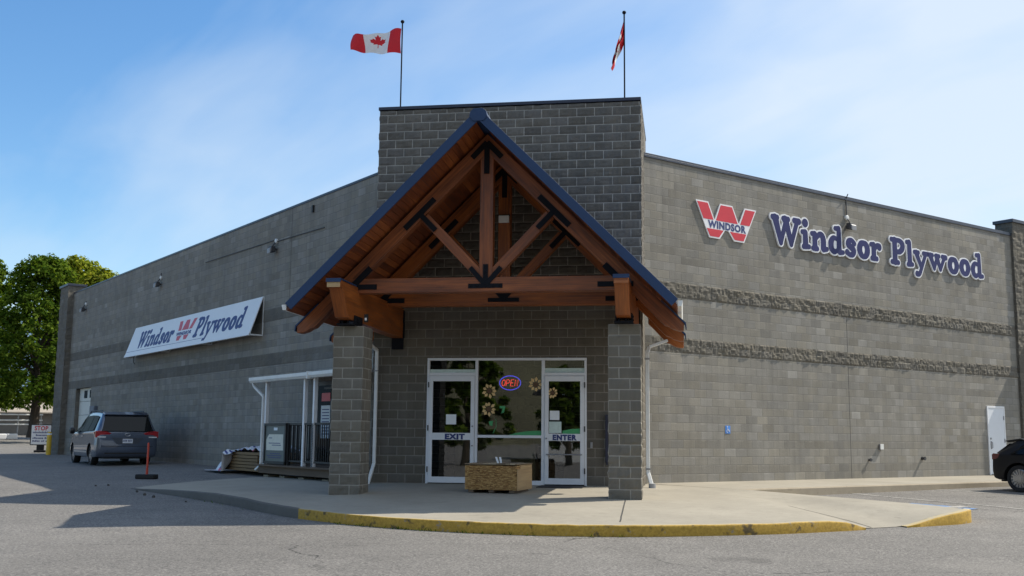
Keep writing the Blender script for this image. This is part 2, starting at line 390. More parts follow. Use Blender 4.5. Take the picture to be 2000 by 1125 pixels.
# ------------------------------------------------------------------ ground, plaza, curbs
def ground():
    xs = sorted(set([-3000, -1500, -800, -400, -250, -170, -120, -90] + list(range(-70, 41, 2)) + [50, 65, 90, 150, 300, 700, 1500, 3000] + [v * .5 for v in range(-30, 40)]))
    ys = sorted(set([-3000, -1500, -600, -300, -150, -90, -60, -45, -35] + [v * .5 for v in range(-56, 30)] + list(range(15, 100, 2)) + [110, 130, 170, 250, 400, 800, 1500, 3000]))
    mb = MB(); nx = len(xs)
    for y in ys:
        for x in xs: mb.v.append(V((x, y, G(x, y) + .012 * (noise.noise(V((x * .35, y * .35, 0)))) * (1 if abs(x) < 60 and abs(y) < 60 else 0))))
    for j in range(len(ys) - 1):
        for i in range(nx - 1):
            a = j * nx + i; mb.f.append((a, a + 1, a + nx + 1, a + nx)); mb.uv.append([(0, 0)] * 4); mb.mi.append(0)
    tag(mb.build('ground', M_ASPH, smooth=True, angle=80), kind='structure', label='worn grey asphalt of the parking lot in front of the store')
ground()

OUT = [(-8.44, -.47, 0, -7.6, 2.6), (-6.75, -2.01, .10, -6.6, 3.4), (-4.96, -3.70, .165, -5.2, 3.0), (-3.55, -5.13, .165, -3.9, 2.3), (-2.55, -6.04, .165, -3.1, 1.8),
       (-1.75, -6.58, .165, -2.6, .12), (-1.13, -6.91, .165, -1.9, .12), (.01, -7.27, .165, -.6, .12), (1.36, -7.40, .165, .9, .12), (2.33, -7.33, .165, 2.0, .12), (3.59, -7.02, .165, 2.95, .3),
       (5.11, -6.36, .165, 3.05, 1.62), (6.27, -5.61, .15, 3.7, .95), (6.80, -5.22, .02, 4.2, .45), (7.44, -4.77, .02, 4.6, .05), (8.0, -4.34, .13, 4.99, -.3), (8.53, -3.88, .20, 5.2, -.09),
       (8.78, -3.35, .20, 5.4, .11), (8.70, -2.2, .11, 5.65, .36), (8.25, -.63, .015, 5.9, .61), (7.22, .40, .01, 6.1, .81), (6.3, .98, .006, 6.28, .99)]
def catmull(rows, k):
    out = []; n = len(rows)
    for i in range(n - 1):
        p0, p1, p2, p3 = rows[max(i - 1, 0)], rows[i], rows[i + 1], rows[min(i + 2, n - 1)]
        for j in range(k):
            t = j / k
            out.append(tuple(.5 * (2 * b + (c - a) * t + (2 * a - 5 * b + 4 * c - d) * t * t + (3 * b - a - 3 * c + d) * t ** 3) for a, b, c, d in zip(p0, p1, p2, p3)))
    return out + [rows[-1]]
OC = catmull(OUT, 6)
def zin(x, y, i):                                 # height of the plaza at its inner edge
    if i < 18: return lerp(G(x, y) + .02, -.005, min(1, i / 18))
    if i > 90: return lerp(0, G(x, y) + .01, (i - 90) / (len(OC) - 91))
    return 0.
def plaza():
    mb = MB(); NR = 12; n = len(OC); CW = .13
    for i, (x, y, h, ix, iy) in enumerate(OC):
        zo = G(x, y) + max(h, .006); zi = zin(ix, iy, i)
        d = V((ix - x, iy - y, 0)); L = d.length; v0 = CW / max(L, .2) if L > .5 else 0
        for r in range(NR + 1):
            v = lerp(v0, 1, r / NR); X, Y = lerp(x, ix, v), lerp(y, iy, v)
            z = zi + (zo - zi) * (1 - v) ** 1.8 if r else zo - .002
            mb.v.append(V((X, Y, max(z, G(X, Y) + .006))))
    for i in range(n - 1):
        for r in range(NR):
            a = i * (NR + 1) + r; mb.f.append((a, a + NR + 1, a + NR + 2, a + 1)); mb.uv.append([(0, 0)] * 4); mb.mi.append(0)
    tag(mb.build('sidewalk', M_CONC, smooth=True, angle=60), kind='structure', label='pale concrete plaza sloping down from the entrance to the curb')
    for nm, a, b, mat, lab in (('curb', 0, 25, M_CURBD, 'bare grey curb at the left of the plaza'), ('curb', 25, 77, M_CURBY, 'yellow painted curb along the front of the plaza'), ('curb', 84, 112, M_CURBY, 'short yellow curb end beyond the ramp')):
        mb = MB(); prof_n = 5
        fin = OC[a:b + 1]
        for i, (x, y, h, ix, iy) in enumerate(fin):
            g = G(x, y); d = V((ix - x, iy - y, 0)).normalized(); h = max(h, .004)
            j = .006 * noise.noise(V((x * 6, y * 6, 1))); hh = h + .008 * noise.noise(V((x * 5, y * 5, 7))) * min(1, h * 10)
            o = V((x, y, 0)) - d * (.004 + j)
            k = min(1., h / .16)
            mb.v += [o + UP * (g - .05), o + UP * (g + hh - .02 * k), o + d * .008 + UP * (g + hh - .006 * k), o + d * .025 + UP * (g + hh), o + d * .14 + UP * (g + hh + .001)]
        for i in range(len(fin) - 1):
            for r in range(prof_n - 1):
                p = i * prof_n + r; mb.f.append((p, p + prof_n, p + prof_n + 1, p + 1)); mb.uv.append([(0, 0)] * 4); mb.mi.append(1 if r == 3 else 0)  # top strip: worn paint, also paled to paint in the lit edge
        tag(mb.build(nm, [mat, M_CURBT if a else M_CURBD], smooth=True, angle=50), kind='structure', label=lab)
    # walk along the right-hand wall with its own curb
    mb = MB(); ts = [-.06 + i * .6 for i in range(43)]
    for t in ts:
        P = RW(t, 2.8, 0); g = G(P.x, P.y) - .05
        jj = .008 * noise.noise(V((t * 2, 3, 0)))
        mb.v += [RW(t, -.05, .006), RW(t, 1.4, .003), RW(t, 2.62, .0), RW(t, 2.76 + jj, -.002), RW(t, 2.80 + jj, -.03), RW(t, 2.81 + jj, g)]
    for i in range(len(ts) - 1):
        for r in range(5):
            p = i * 6 + r; mb.f.append((p, p + 1, p + 7, p + 6)[::-1]); mb.uv.append([(0, 0)] * 4); mb.mi.append(1 if r >= 3 else 0)
    tag(mb.build('sidewalk', [M_CONC, M_CURBC], smooth=True, angle=40), kind='structure', label='raised concrete walk along the right block wall')
plaza()
def strip(name, P, Q, w, mat, lab, dz=.006):
    P, Q = V((*P, 0)), V((*Q, 0)); d = (Q - P); n = max(2, int(d.length / .4)); sd = V((-d.y, d.x, 0)).normalized() * w / 2; mb = MB()
    for i in range(n + 1):
        c = P + d * (i / n)
        for q in (c - sd, c + sd): mb.v.append(V((q.x, q.y, G(q.x, q.y) + .012 * noise.noise(V((q.x * .35, q.y * .35, 0))) + dz)))
    for i in range(n): mb.f.append((2 * i, 2 * i + 2, 2 * i + 3, 2 * i + 1)); mb.uv.append([(0, 0)] * 4); mb.mi.append(0)
    return tag(mb.build(name, mat), kind='structure', label=lab)
strip('parking_line', (7.35, 2.7), (10.6, -1.2), .10, M_LINE, 'worn white stall line beside the plaza')
strip('parking_line', (9.75, 4.95), (13.4, 1.3), .10, M_LINE, 'worn white stall line beside the black car')
strip('painted_symbol', (8.25, -.35), (9.3, -1.30), .62, M_BLUEP, 'worn blue accessible stall marking by the curb end', .008)
strip('painted_symbol', (9.0, -1.0), (9.35, -.70), .25, M_LINE, 'white symbol on the blue stall marking', .013)
def joint(P, Q, zp):
    mb = MB(); n = 12
    P, Q = V(P), V(Q); sd = V((-(Q - P).y, (Q - P).x, 0)).normalized() * .011
    for i in range(n + 1):
        t = i / n; c = P.lerp(Q, t); c = V((c.x + .01 * noise.noise(c * 3), c.y, zp(t)))
        mb.v += [c - sd, c + sd]
    for i in range(n): mb.f.append((2 * i, 2 * i + 1, 2 * i + 3, 2 * i + 2)); mb.uv.append([(0, 0)] * 4); mb.mi.append(0)
    tag(mb.build('sidewalk_joint', M_STONE), kind='structure', label='dark expansion joint in the concrete plaza')
_deps = None
def plaza_z(x, y):                                # drop a ray onto the concrete
    best = -9
    for o in COL.objects:
        if o.name.startswith('sidewalk') and 'joint' not in o.name:
            ok, p, nn, i = o.ray_cast(V((x, y, 3)), V((0, 0, -1)))
            if ok: best = max(best, p.z)
    return best if best > -5 else G(x, y)
bpy.context.view_layer.update()
JP, JQ = (2.83, -3.7, 0), (2.92, -7.1, 0)
joint(JP, JQ, lambda t: plaza_z(lerp(2.83, 2.92, t), lerp(-3.7, -7.1, t)) + .004)
joint((5.7, -3.4, 0), (6.85, -5.0, 0), lambda t: plaza_z(lerp(5.7, 6.85, t), lerp(-3.4, -5.0, t)) + .004)
for i, (x, y, r) in enumerate([(-7.82, -1.34, .03), (-7.22, -2.14, .035), (-6.76, -2.65, .035), (-9.3, .1, .03), (-9.5, -.1, .025), (-5.6, -3.6, .02)]):
    mb = MB(); bm = bmesh.new(); bmesh.ops.create_icosphere(bm, subdivisions=2, radius=r)
    for v in bm.verts: v.co *= 1 + .3 * noise.noise(v.co * 30 + V((i * 7, 0, 0)))
    z = G(x, y) + r * .5
    for f in bm.faces: mb.face([v.co + V((x, y, z)) for v in f.verts])
    tag(mb.build('stone', M_STONE), ['small dark stone nearest the tip of the bare curb', 'small dark stone, second from the bare curb tip', 'small dark stone, third from the bare curb tip',
         'dark pebble out on the asphalt left of the plaza tip', 'tiny dark pebble leftmost on the asphalt by the plaza', 'tiny pebble against the bare curb'][i], 'stone', 'loose stones by the curb')

mb = MB(); rw = random.Random(8)
for i0, cnt, sp_ in ((38, 34, 1.6), (44, 46, 2.2), (34, 14, 1.), (57, 10, 1.5), (14, 12, 2.)):
    for k in range(cnt):
        q = OC[int(max(0, min(len(OC) - 1, i0 + rw.gauss(0, sp_))))]; d = V((q[3] - q[0], q[4] - q[1], 0)).normalized(); tg = V((-d.y, d.x, 0))
        p = V((q[0], q[1], 0)) - d * rw.uniform(.015, .06) + tg * rw.uniform(-.12, .12); p.z = G(p.x, p.y) - .004
        a = rw.uniform(0, 6.28); l = rw.uniform(.02, .065); tip = p + V((math.cos(a) * l * .8, math.sin(a) * l * .8, l)); w_ = V((-math.sin(a), math.cos(a), 0)) * rw.uniform(.004, .009)
        mb.face([p - w_, p + w_, p.lerp(tip, .6) + w_ * .9, tip]); mb.face([p - w_, tip, p.lerp(tip, .6) - w_ * 1.4, p - w_ * 1.5])
tag(mb.build('weeds', M_LEAF), kind='stuff', label='scattered small weeds in the gutter along the yellow curb')
# ------------------------------------------------------------------ the building
BLD = thing('store_building', 'grey concrete block warehouse store with a square corner entrance tower', 'building', (0, 1.5, 0))
def wall(W, t0, t1, z0, z1, holes, mat, name, n=0., label=None):
    ts = sorted(set([t0, t1] + [h[0] for h in holes] + [h[1] for h in holes])); zs = sorted(set([z0, z1] + [h[2] for h in holes] + [h[3] for h in holes])); mb = MB()
    for a, b in zip(ts, ts[1:]):
        for c, d in zip(zs, zs[1:]):
            if any(h[0] <= (a + b) / 2 <= h[1] and h[2] <= (c + d) / 2 <= h[3] for h in holes): continue
            q = [(a, c), (b, c), (b, d), (a, d)]
            P = [W(x, n, y) for x, y in q]
            if W is LW: P = P[::-1]; q = q[::-1]
            mb.face(P, q)
    return mb.build(name, mat, BLD, label=label)
U1, U2, B1, B2 = 4.74, 4.37, 3.41, 3.05
ZW = 7.68
wall(RW, 0, 24, -.3, ZW, [(0, 24, U2, U1), (0, 24, B2, B1)], M_R, 'wall', label='sunlit right block wall')
wall(LW, 0, 32.6, -.3, ZW - .1, [(0, 32.6, U2, U1), (0, 32.6, B2, B1), (26.5, 29.05, -.3, B2 + .001)], M_L, 'wall', label='shaded left block wall')
def rough_band(W, t0, t1, z0, z1, mat, amp, base, name, step=.045):
    nt = int((t1 - t0) / step); nz = max(3, int((z1 - z0) / .04)); mb = MB()
    for j in range(nz + 1):
        for i in range(nt + 1):
            t, z = lerp(t0, t1, i / nt), lerp(z0, z1, j / nz)
            zz = (z - z0) % .185; tt = (t + (.2 if z - z0 > .185 else 0)) % .4; bl = noise.noise(V((math.floor((t + (.2 if z - z0 > .185 else 0)) / .4) * 3.7, math.floor((z - z0) / .185) * 5.1, 2))); e = min(min(z - z0, z1 - z), min(zz, .185 - zz) * 2) / .04
            e = max(0, min(1, e, min(tt, .4 - tt) / .035))
            am_ = amp * min(1, max(.05, t / .7)); d = base + am_ * e * (.45 + .5 * bl + .7 * noise.noise(V((t * 4.5, z * 5, 0))) + .7 * noise.noise(V((t * 13, z * 12, 3))) + .4 * noise.noise(V((t * 30, z * 30, 9))))
            mb.v.append(W(t, d, z))
    w = nt + 1
    for j in range(nz):
        for i in range(nt):
            a = j * w + i; q = (a, a + 1, a + 1 + w, a + w)
            uv = [(lerp(t0, t1, (k % w) / nt), lerp(0, z1 - z0, (k // w) / nz) / .185 * .2) for k in q]
            if W is LW: q = q[::-1]; uv = uv[::-1]
            mb.f.append(q); mb.uv.append(uv); mb.mi.append(0)
    return mb.build(name, mat, BLD)
for a, b in ((U2, U1), (B2, B1)):
    rough_band(RW, 0, 16.2, a, b, M_BAND, .034, .002, 'split_face_band')
    rough_band(LW, 0, 32.6 if a == U2 else 26.5, a, b, M_LB, .010, .004, 'split_face_band', .09)
wall(LW, 26.5, 32.6, B2, B1, [], M_LB, 'split_face_band')
# control joints in the right wall
mb = MB(); mb.box(RW(7.52, -.01, 0), RT * .012, RN * .0125, UP * B2); mb.box(RW(7.52, -.01, B1), RT * .010, RN * .0125, UP * (U2 - B1)); mb.build('control_joint', M_STONE, BLD)
mb = MB(); mb.box(LW(6.05, -.01, U1), LT * .012, LN * .0125, UP * (ZW - U1 - .1)); mb.build('control_joint', M_STONE, BLD)
# copings
mb = MB(); mb.box(RW(0, -.35, ZW - .0), RT * 24, RN * .375, UP * .10); mb.box(RW(0, .025, ZW + .0), RT * 24, RN * .006, UP * .05); mb.build('coping', M_CAPR, BLD, bevel=.01)
mb = MB(); mb.box(LW(0, -.35, ZW - .10), LT * 31.5, LN * .37, UP * .07); mb.build('coping', M_CAP, BLD, bevel=.01)
# end piers
def pier(W, T, N, t0, t1, n1, z1, mat, label):
    rough = MB(); w = lambda t, n, z: W(t, n, z)
    st = .07; nz = int((z1 + .3) / st); n_t = max(2, int((t1 - t0) / st)); n_s = max(2, int((n1 + .5) / st))
    pathp = [(t0, lerp(-.5, n1, i / n_s)) for i in range(n_s)] + [(lerp(t0, t1, i / n_t), n1) for i in range(n_t + 1)]
    L = [0]
    for (a, b), (c, d) in zip(pathp, pathp[1:]): L.append(L[-1] + math.hypot(c - a, d - b))
    for j in range(nz + 1):
        z = lerp(-.3, z1, j / nz)
        for i, (t, n) in enumerate(pathp):
            d = .028 * (noise.noise(V((L[i] * 6, z * 7, 4))) + .6 * noise.noise(V((L[i] * 17, z * 17, 1)))) - .01
            e = min(z % .2, .2 - z % .2) / .03; d = d * min(1, e) - (.012 if e < .5 else 0)
            rough.v.append(W(t - (d if i < n_s else 0), n + (d if i >= n_s else 0), z))
    m = len(pathp)
    for j in range(nz):
        for i in range(m - 1):
            a = j * m + i; q = (a, a + 1, a + 1 + m, a + m); uv = [(L[k % m], lerp(-.3, z1, (k // m) / nz)) for k in q]
            if W is LW: q = q[::-1]; uv = uv[::-1]
            rough.f.append(q); rough.uv.append(uv); rough.mi.append(0)
    p = rough.build('pier', mat, BLD, label=label)
    mb = MB(); mb.box(W(t0 - .05, -.55, z1), T * (t1 - t0 + .1), N * (n1 + .6), UP * .11); mb.build('pier_cap', M_CAP if W is LW else M_CAPR, p, bevel=.01)
pier(RW, RT, RN, 16.2, 24, .10, 8.12, M_BAND, 'rough split-faced pier at the right end')
pier(LW, LT, LN, 30.5, 32.0, .28, 7.95, M_LB, 'dark block pier at the far left corner')
mb = MB(); mb.box(RW(17.2, 0, -.3), RT * 3, RN * .78, UP * 5.2); mb.build('buttress', M_BAND, BLD)
# roof and rear walls close the volume
mb = MB()
foot = [LW(0, -.02, 0), LW(32.6, -.02, 0), LW(32.6, -25, 0), RW(24, -33, 0), RW(24, -.02, 0), RW(0, -.02, 0)]
for z in (7.3, -.3): mb.face([p + UP * z for p in foot][::(1 if z > 0 else -1)])
for a, b in ((1, 2), (2, 3), (3, 4)): mb.face([foot[a] + UP * -.3, foot[b] + UP * -.3, foot[b] + UP * ZW, foot[a] + UP * ZW])
mb.build('roof', M_DGREY, BLD)
# entrance tower
TZ, OX0, OX1, OZ = 8.52, -1.75, 1.80, 2.75
def tower():
    st = .05; rows = int(round((TZ + .3) / st)); mb = MB()
    path = [(X0, 2.6 - i * .1) for i in range(26)] + [(X0 + (i * 6.03 / 120), 0) for i in range(121)] + [(X1, i * .05) for i in range(1, 37)]
    L = []; l = 0
    for i, (x, y) in enumerate(path):
        if i: l += math.hypot(x - path[i - 1][0], y - path[i - 1][1])
        L.append(l)
    L0 = L[26]; L = [a - L0 for a in L]
    up = MB(); lo = MB(); n = len(path)
    grid = []
    for j in range(rows + 1):
        z = -.3 + j * st; z = min(z, TZ)
        for i, (x, y) in enumerate(path):
            u = L[i]; row = math.floor(z / .2); fu = ((u / .4 + .5 * (row % 2)) % 1) * .4; fz = z % .2
            jd = min(fu, .4 - fu, fz, .2 - fz)
            smooth_part = z < 3.9
            amp = .004 if smooth_part else .020
            d = amp * (noise.noise(V((u * 5, z * 6, 2))) + .7 * noise.noise(V((u * 14, z * 14, 5)))) + (0 if smooth_part else .008)
            if jd < .012: d = -.006
            if i < 26: o = V((-1, 0, 0))
            elif i <= 146: o = V((0, -1, 0))
            else: o = V((1, 0, 0))
            if i in (26, 146): o = V((-1 if i == 26 else 1, -1, 0)) * .7
            if z < OZ + .06 and OX0 - .06 < x < OX1 + .06: d = 0
            grid.append(V((x, y, z)) + o * d)
    for j in range(rows):
        for i in range(n - 1):
            zc = -.3 + (j + .5) * st
            xc = (path[i][0] + path[i + 1][0]) / 2
            if 26 <= i < 146 and OX0 < xc < OX1 and zc < OZ: continue
            q = (j * n + i, j * n + i + 1, (j + 1) * n + i + 1, (j + 1) * n + i)
            M = up if zc > 3.9 else lo
            M.face([grid[k] for k in q], [(L[k % n], -.3 + (k // n) * st) for k in q])
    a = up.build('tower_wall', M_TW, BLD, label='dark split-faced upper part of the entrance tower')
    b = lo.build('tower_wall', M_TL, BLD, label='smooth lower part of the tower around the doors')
    mb = MB(); mb.box((X0 - .02, -.035, TZ), (6.06, 0, 0), (0, 3.4, 0), (0, 0, .075)); mb.build('coping', M_CAP, BLD, bevel=.008)
    mb = MB(); mb.face([(X1, 1.6, 0), (X1, 3.3, 0), (X1, 3.3, TZ), (X1, 1.6, TZ)], [(0, 0), (1.7, 0), (1.7, TZ), (0, TZ)]); mb.face([(X0, 3.3, 0), (X0, 2.0, 0), (X0, 2.0, TZ), (X0, 3.3, TZ)], [(0, 0), (1.3, 0), (1.3, TZ), (0, TZ)])
    mb.face([(X1, 3.3, 0), (X0, 3.3, 0), (X0, 3.3, TZ), (X1, 3.3, TZ)], [(0, 0), (6, 0), (6, TZ), (0, TZ)]); mb.build('tower_wall', M_TW, BLD, label='rear of the entrance tower')
tower()
# interior seen through the glass
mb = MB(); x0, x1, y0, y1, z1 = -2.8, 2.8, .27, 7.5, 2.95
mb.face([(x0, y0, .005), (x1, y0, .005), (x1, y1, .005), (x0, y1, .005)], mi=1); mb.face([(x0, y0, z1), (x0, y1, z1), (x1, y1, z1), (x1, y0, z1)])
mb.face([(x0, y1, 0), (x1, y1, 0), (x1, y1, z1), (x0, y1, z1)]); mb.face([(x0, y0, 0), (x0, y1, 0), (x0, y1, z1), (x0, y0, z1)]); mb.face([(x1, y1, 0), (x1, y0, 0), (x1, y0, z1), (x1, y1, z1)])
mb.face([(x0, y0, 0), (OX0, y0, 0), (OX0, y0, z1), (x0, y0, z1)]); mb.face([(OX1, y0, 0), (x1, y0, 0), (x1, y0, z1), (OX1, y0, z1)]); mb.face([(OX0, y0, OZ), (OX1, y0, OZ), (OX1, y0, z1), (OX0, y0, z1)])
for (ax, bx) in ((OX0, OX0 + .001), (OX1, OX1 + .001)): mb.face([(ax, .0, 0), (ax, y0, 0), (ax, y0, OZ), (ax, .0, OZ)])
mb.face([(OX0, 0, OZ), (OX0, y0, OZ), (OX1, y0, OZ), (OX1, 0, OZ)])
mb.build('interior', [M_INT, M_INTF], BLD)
mb = MB()
for o_, a_, b_, c_ in (((-.45, .28, .02), 1.1, .5, .86), ((-.35, .33, .885), .8, .4, .08), ((-1.6, 2.4, .02), .8, .6, 1.0), ((1.0, 2.8, .02), .9, .6, 1.3)):
    mb = MB(); mb.box(o_, (a_, 0, 0), (0, b_, 0), (0, 0, c_)); mb.build('stock_display', M_BOX, BLD, bevel=.01)
# storefront
SF = MB(); yf = -.005
def fb(x0, x1, z0, z1, y0=-.01, d=.11): SF.box((x0, y0, z0), (x1 - x0, 0, 0), (0, d, 0), (0, 0, z1 - z0))
fb(-1.755, -1.705, -.02, 2.70); fb(1.755, 1.805, -.02, 2.70); fb(-1.755, 1.805, 2.70, 2.755)
fb(-.665, -.605, 0, 2.70); fb(.815, .885, 0, 2.70); fb(-1.705, -.665, 2.36, 2.43); fb(.885, 1.755, 2.36, 2.43); fb(-.605, .815, 1.005, 1.065); fb(-.605, .815, -.02, .09)
FR = SF.build('storefront_frame', M_WHITE, BLD, bevel=.006)
def pane(x0, x1, z0, z1, par, y=.05):
    mb = MB(); mb.face([(x0, y, z0), (x1, y, z0), (x1, y, z1), (x0, y, z1)]); return mb.build('glass_pane', M_GLASS, par)
for a in ((-1.705, -.665, 2.43, 2.70), (.885, 1.755, 2.43, 2.70), (-.605, .815, 1.065, 2.70), (-.605, .815, .09, 1.005)): pane(*a, FR)
mb = MB()
for o_, w_, h_ in (((-1.705, .032, 2.43), 1.04, .075), ((.885, .032, 2.43), .87, .10)):
    mb = MB(); mb.box(o_, (w_, 0, 0), (0, .01, 0), (0, 0, h_)); mb.build('frosted_strip', M_PAPERG, FR)

# ---- text helpers: built-in font, and blobby drawn letters outlined from a distance field
def font_mesh(body, size, o, u, v, d, mat, name, parent, bold=.0, align='CENTER', sx=1.):
    cu = bpy.data.curves.new('txt', 'FONT'); cu.body = body; cu.size = 1; cu.align_x = align; cu.offset = bold; cu.space_character = 1. + bold * 2.5; cu.extrude = .5; cu.resolution_u = 3
    ob = bpy.data.objects.new('txt', cu); COL.objects.link(ob); dg = bpy.context.evaluated_depsgraph_get(); me = bpy.data.meshes.new_from_object(ob.evaluated_get(dg))
    bpy.data.objects.remove(ob); bpy.data.curves.remove(cu)
    off = wloc(parent) if parent else V((0, 0, 0)); u, v, d, o = V(u), V(v), V(d), V(o)
    for w in me.vertices: c = w.co; w.co = o + u * (c.x * size * sx) + v * (c.y * size) + d * (c.z + .5) - off
    me.name = name; me.materials.clear(); me.materials.append(mat); ob = bpy.data.objects.new(name, me); COL.objects.link(ob); ob.parent = parent; return ob
GL = {
 'W': (1.62, [[(.13, 1.36, .17), (.20, 1.2, .18), (.46, .10, .11)], [(.46, .10, .10), (.76, 1.25, .11)], [(.72, 1.36, .17), (.80, 1.2, .17), (1.06, .10, .11)], [(1.06, .10, .10), (1.40, 1.25, .11)], [(.0, 1.40, .10), (.28, 1.40, .10)], [(.62, 1.40, .10), (.92, 1.40, .10)], [(1.26, 1.40, .11), (1.54, 1.38, .13)]]),
 'i': (.55, [[(.24, 1.38, .185), (.25, 1.38, .185)], [(.24, .85, .15), (.25, .18, .17)], [(.06, .88, .09), (.24, .90, .10)], [(.12, .10, .10), (.46, .13, .09)]]),
 'n': (1.0, [[(.22, .85, .15), (.22, .15, .16)], [(.04, .88, .09), (.22, .90, .10)], [(.10, .10, .10), (.36, .10, .10)], [(.28, .62, .08), (.48, .88, .11), (.66, .86, .14), (.74, .62, .17), (.74, .18, .17)], [(.74, .10, .10), (.96, .16, .09)]]),
 'd': (1.0, [[(.54, .82, .08), (.34, .86, .10), (.20, .66, .16), (.17, .46, .17), (.22, .22, .15), (.38, .10, .11), (.54, .18, .08)], [(.68, 1.40, .13), (.68, .2, .17)], [(.46, 1.40, .09), (.68, 1.42, .10)], [(.70, .10, .10), (.92, .13, .09)]]),
 's': (.76, [[(.62, .74, .12), (.46, .90, .09), (.26, .82, .13), (.22, .64, .14), (.42, .50, .15), (.58, .34, .15), (.52, .14, .13), (.32, .08, .10), (.14, .20, .13)]]),
 'o': (.84, [[(.42, .88, .10), (.24, .78, .15), (.16, .50, .18), (.24, .22, .15), (.42, .10, .10), (.60, .22, .15), (.68, .50, .18), (.60, .78, .15), (.42, .88, .10)]]),
 'r': (.78, [[(.22, .85, .15), (.22, .15, .16)], [(.04, .88, .09), (.22, .90, .10)], [(.08, .10, .10), (.42, .10, .10)], [(.26, .58, .08), (.42, .84, .11), (.60, .80, .17)]]),
 'P': (1.0, [[(.28, 1.36, .17), (.28, .15, .18)], [(.06, 1.40, .10), (.40, 1.40, .10)], [(.06, .10, .10), (.50, .10, .10)], [(.34, 1.40, .09), (.62, 1.38, .11), (.80, 1.22, .16), (.80, .98, .16), (.62, .76, .12), (.36, .72, .09)]]),
 'l': (.52, [[(.24, 1.38, .15), (.25, .18, .17)], [(.06, 1.40, .09), (.24, 1.42, .10)], [(.12, .10, .10), (.44, .13, .09)]]),
 'y': (.98, [[(.16, .86, .15), (.46, .12, .11)], [(.02, .90, .09), (.32, .90, .09)], [(.82, .86, .10), (.50, .02, .10), (.34, -.34, .11), (.16, -.36, .13)], [(.66, .90, .09), (.94, .90, .09)]]),
 'w': (1.36, [[(.15, .84, .16), (.40, .12, .10)], [(.02, .90, .09), (.30, .90, .09)], [(.40, .12, .09), (.62, .80, .09)], [(.60, .84, .16), (.85, .12, .10)], [(.52, .90, .09), (.78, .90, .09)], [(.85, .12, .09), (1.14, .80, .10)], [(1.02, .90, .10), (1.28, .88, .12)]]),
}
def sdf_outline(strokes, off, sx, sy, sr, res):
    strokes = [catmull([tuple(p) for p in st], 5) if len(st) > 2 else st for st in strokes]
    segs = [((a[0] * sx, a[1] * sy, a[2] * sr), (b[0] * sx, b[1] * sy, b[2] * sr)) for st in strokes for a, b in zip(st, st[1:])]
    allp = [p for sg in segs for p in sg]; pad = off + .25 * sr + 3 * res
    xa, xb = min(p[0] for p in allp) - pad, max(p[0] for p in allp) + pad; ya, yb = min(p[1] for p in allp) - pad, max(p[1] for p in allp) + pad
    gx = np.arange(xa, xb, res); gy = np.arange(ya, yb, res); X, Y = np.meshgrid(gx, gy); D = np.full(X.shape, 9.)
    for (ax, ay, ar), (bx, by, br) in segs:
        dx, dy = bx - ax, by - ay; l2 = dx * dx + dy * dy + 1e-9; t = np.clip(((X - ax) * dx + (Y - ay) * dy) / l2, 0, 1)
        D = np.minimum(D, np.hypot(X - ax - t * dx, Y - ay - t * dy) - (ar + (br - ar) * t))
    D = D - off + 1e-7
    ny, nx = D.shape; nxt = {}; P = {}
    def edge(i, j, k):                            # k 0: to the right, 1: upward
        key = (i, j, k)
        if key not in P:
            a = D[j, i]; b = D[j, i + 1] if k == 0 else D[j + 1, i]; t = a / (a - b)
            P[key] = (gx[i] + (t * res if k == 0 else 0), gy[j] + (t * res if k else 0))
        return key
    neg = D < 0
    for j in range(ny - 1):
        for i in range(nx - 1):
            c = neg[j, i] | neg[j, i + 1] << 1 | neg[j + 1, i + 1] << 2 | neg[j + 1, i] << 3; c = int(c)
            if c in (0, 15): continue
            B, Rr, T, L = (i, j, 0), (i + 1, j, 1), (i, j + 1, 0), (i, j, 1)
            tb = {1: [(L, B)], 2: [(B, Rr)], 3: [(L, Rr)], 4: [(Rr, T)], 5: [(L, T), (Rr, B)], 6: [(B, T)], 7: [(L, T)], 8: [(T, L)], 9: [(T, B)], 10: [(T, Rr), (B, L)], 11: [(T, Rr)], 12: [(Rr, L)], 13: [(Rr, B)], 14: [(B, L)]}[c]
            for a, b in tb: nxt[edge(*a)] = edge(*b)
    loops = []; seen = set()
    for k in list(nxt):
        if k in seen: continue
        lp = []; q = k
        while q not in seen and q in nxt: seen.add(q); lp.append(P[q]); q = nxt[q]
        if len(lp) > 5: loops.append(lp)
    return loops
def loops_mesh(loops, o, u, v, d, mat, name, parent):
    cu = bpy.data.curves.new('lt', 'CURVE'); cu.dimensions = '2D'; cu.fill_mode = 'BOTH'; cu.extrude = .5
    for lp in loops:
        sp = cu.splines.new('POLY'); sp.points.add(len(lp) - 1)
        for q, (x, y) in zip(sp.points, lp): q.co = (x, y, 0, 1)
        sp.use_cyclic_u = True
    ob = bpy.data.objects.new('lt', cu); COL.objects.link(ob); dg = bpy.context.evaluated_depsgraph_get(); me = bpy.data.meshes.new_from_object(ob.evaluated_get(dg))
    bpy.data.objects.remove(ob); bpy.data.curves.remove(cu)
    off = wloc(parent) if parent else V((0, 0, 0)); u, v, d, o = V(u), V(v), V(d), V(o)
    for w in me.vertices: c = w.co; w.co = o + u * c.x + v * c.y + d * (c.z + .5) - off
    me.name = name; me.materials.clear(); me.materials.append(mat); ob = bpy.data.objects.new(name, me); COL.objects.link(ob); ob.parent = parent; return ob

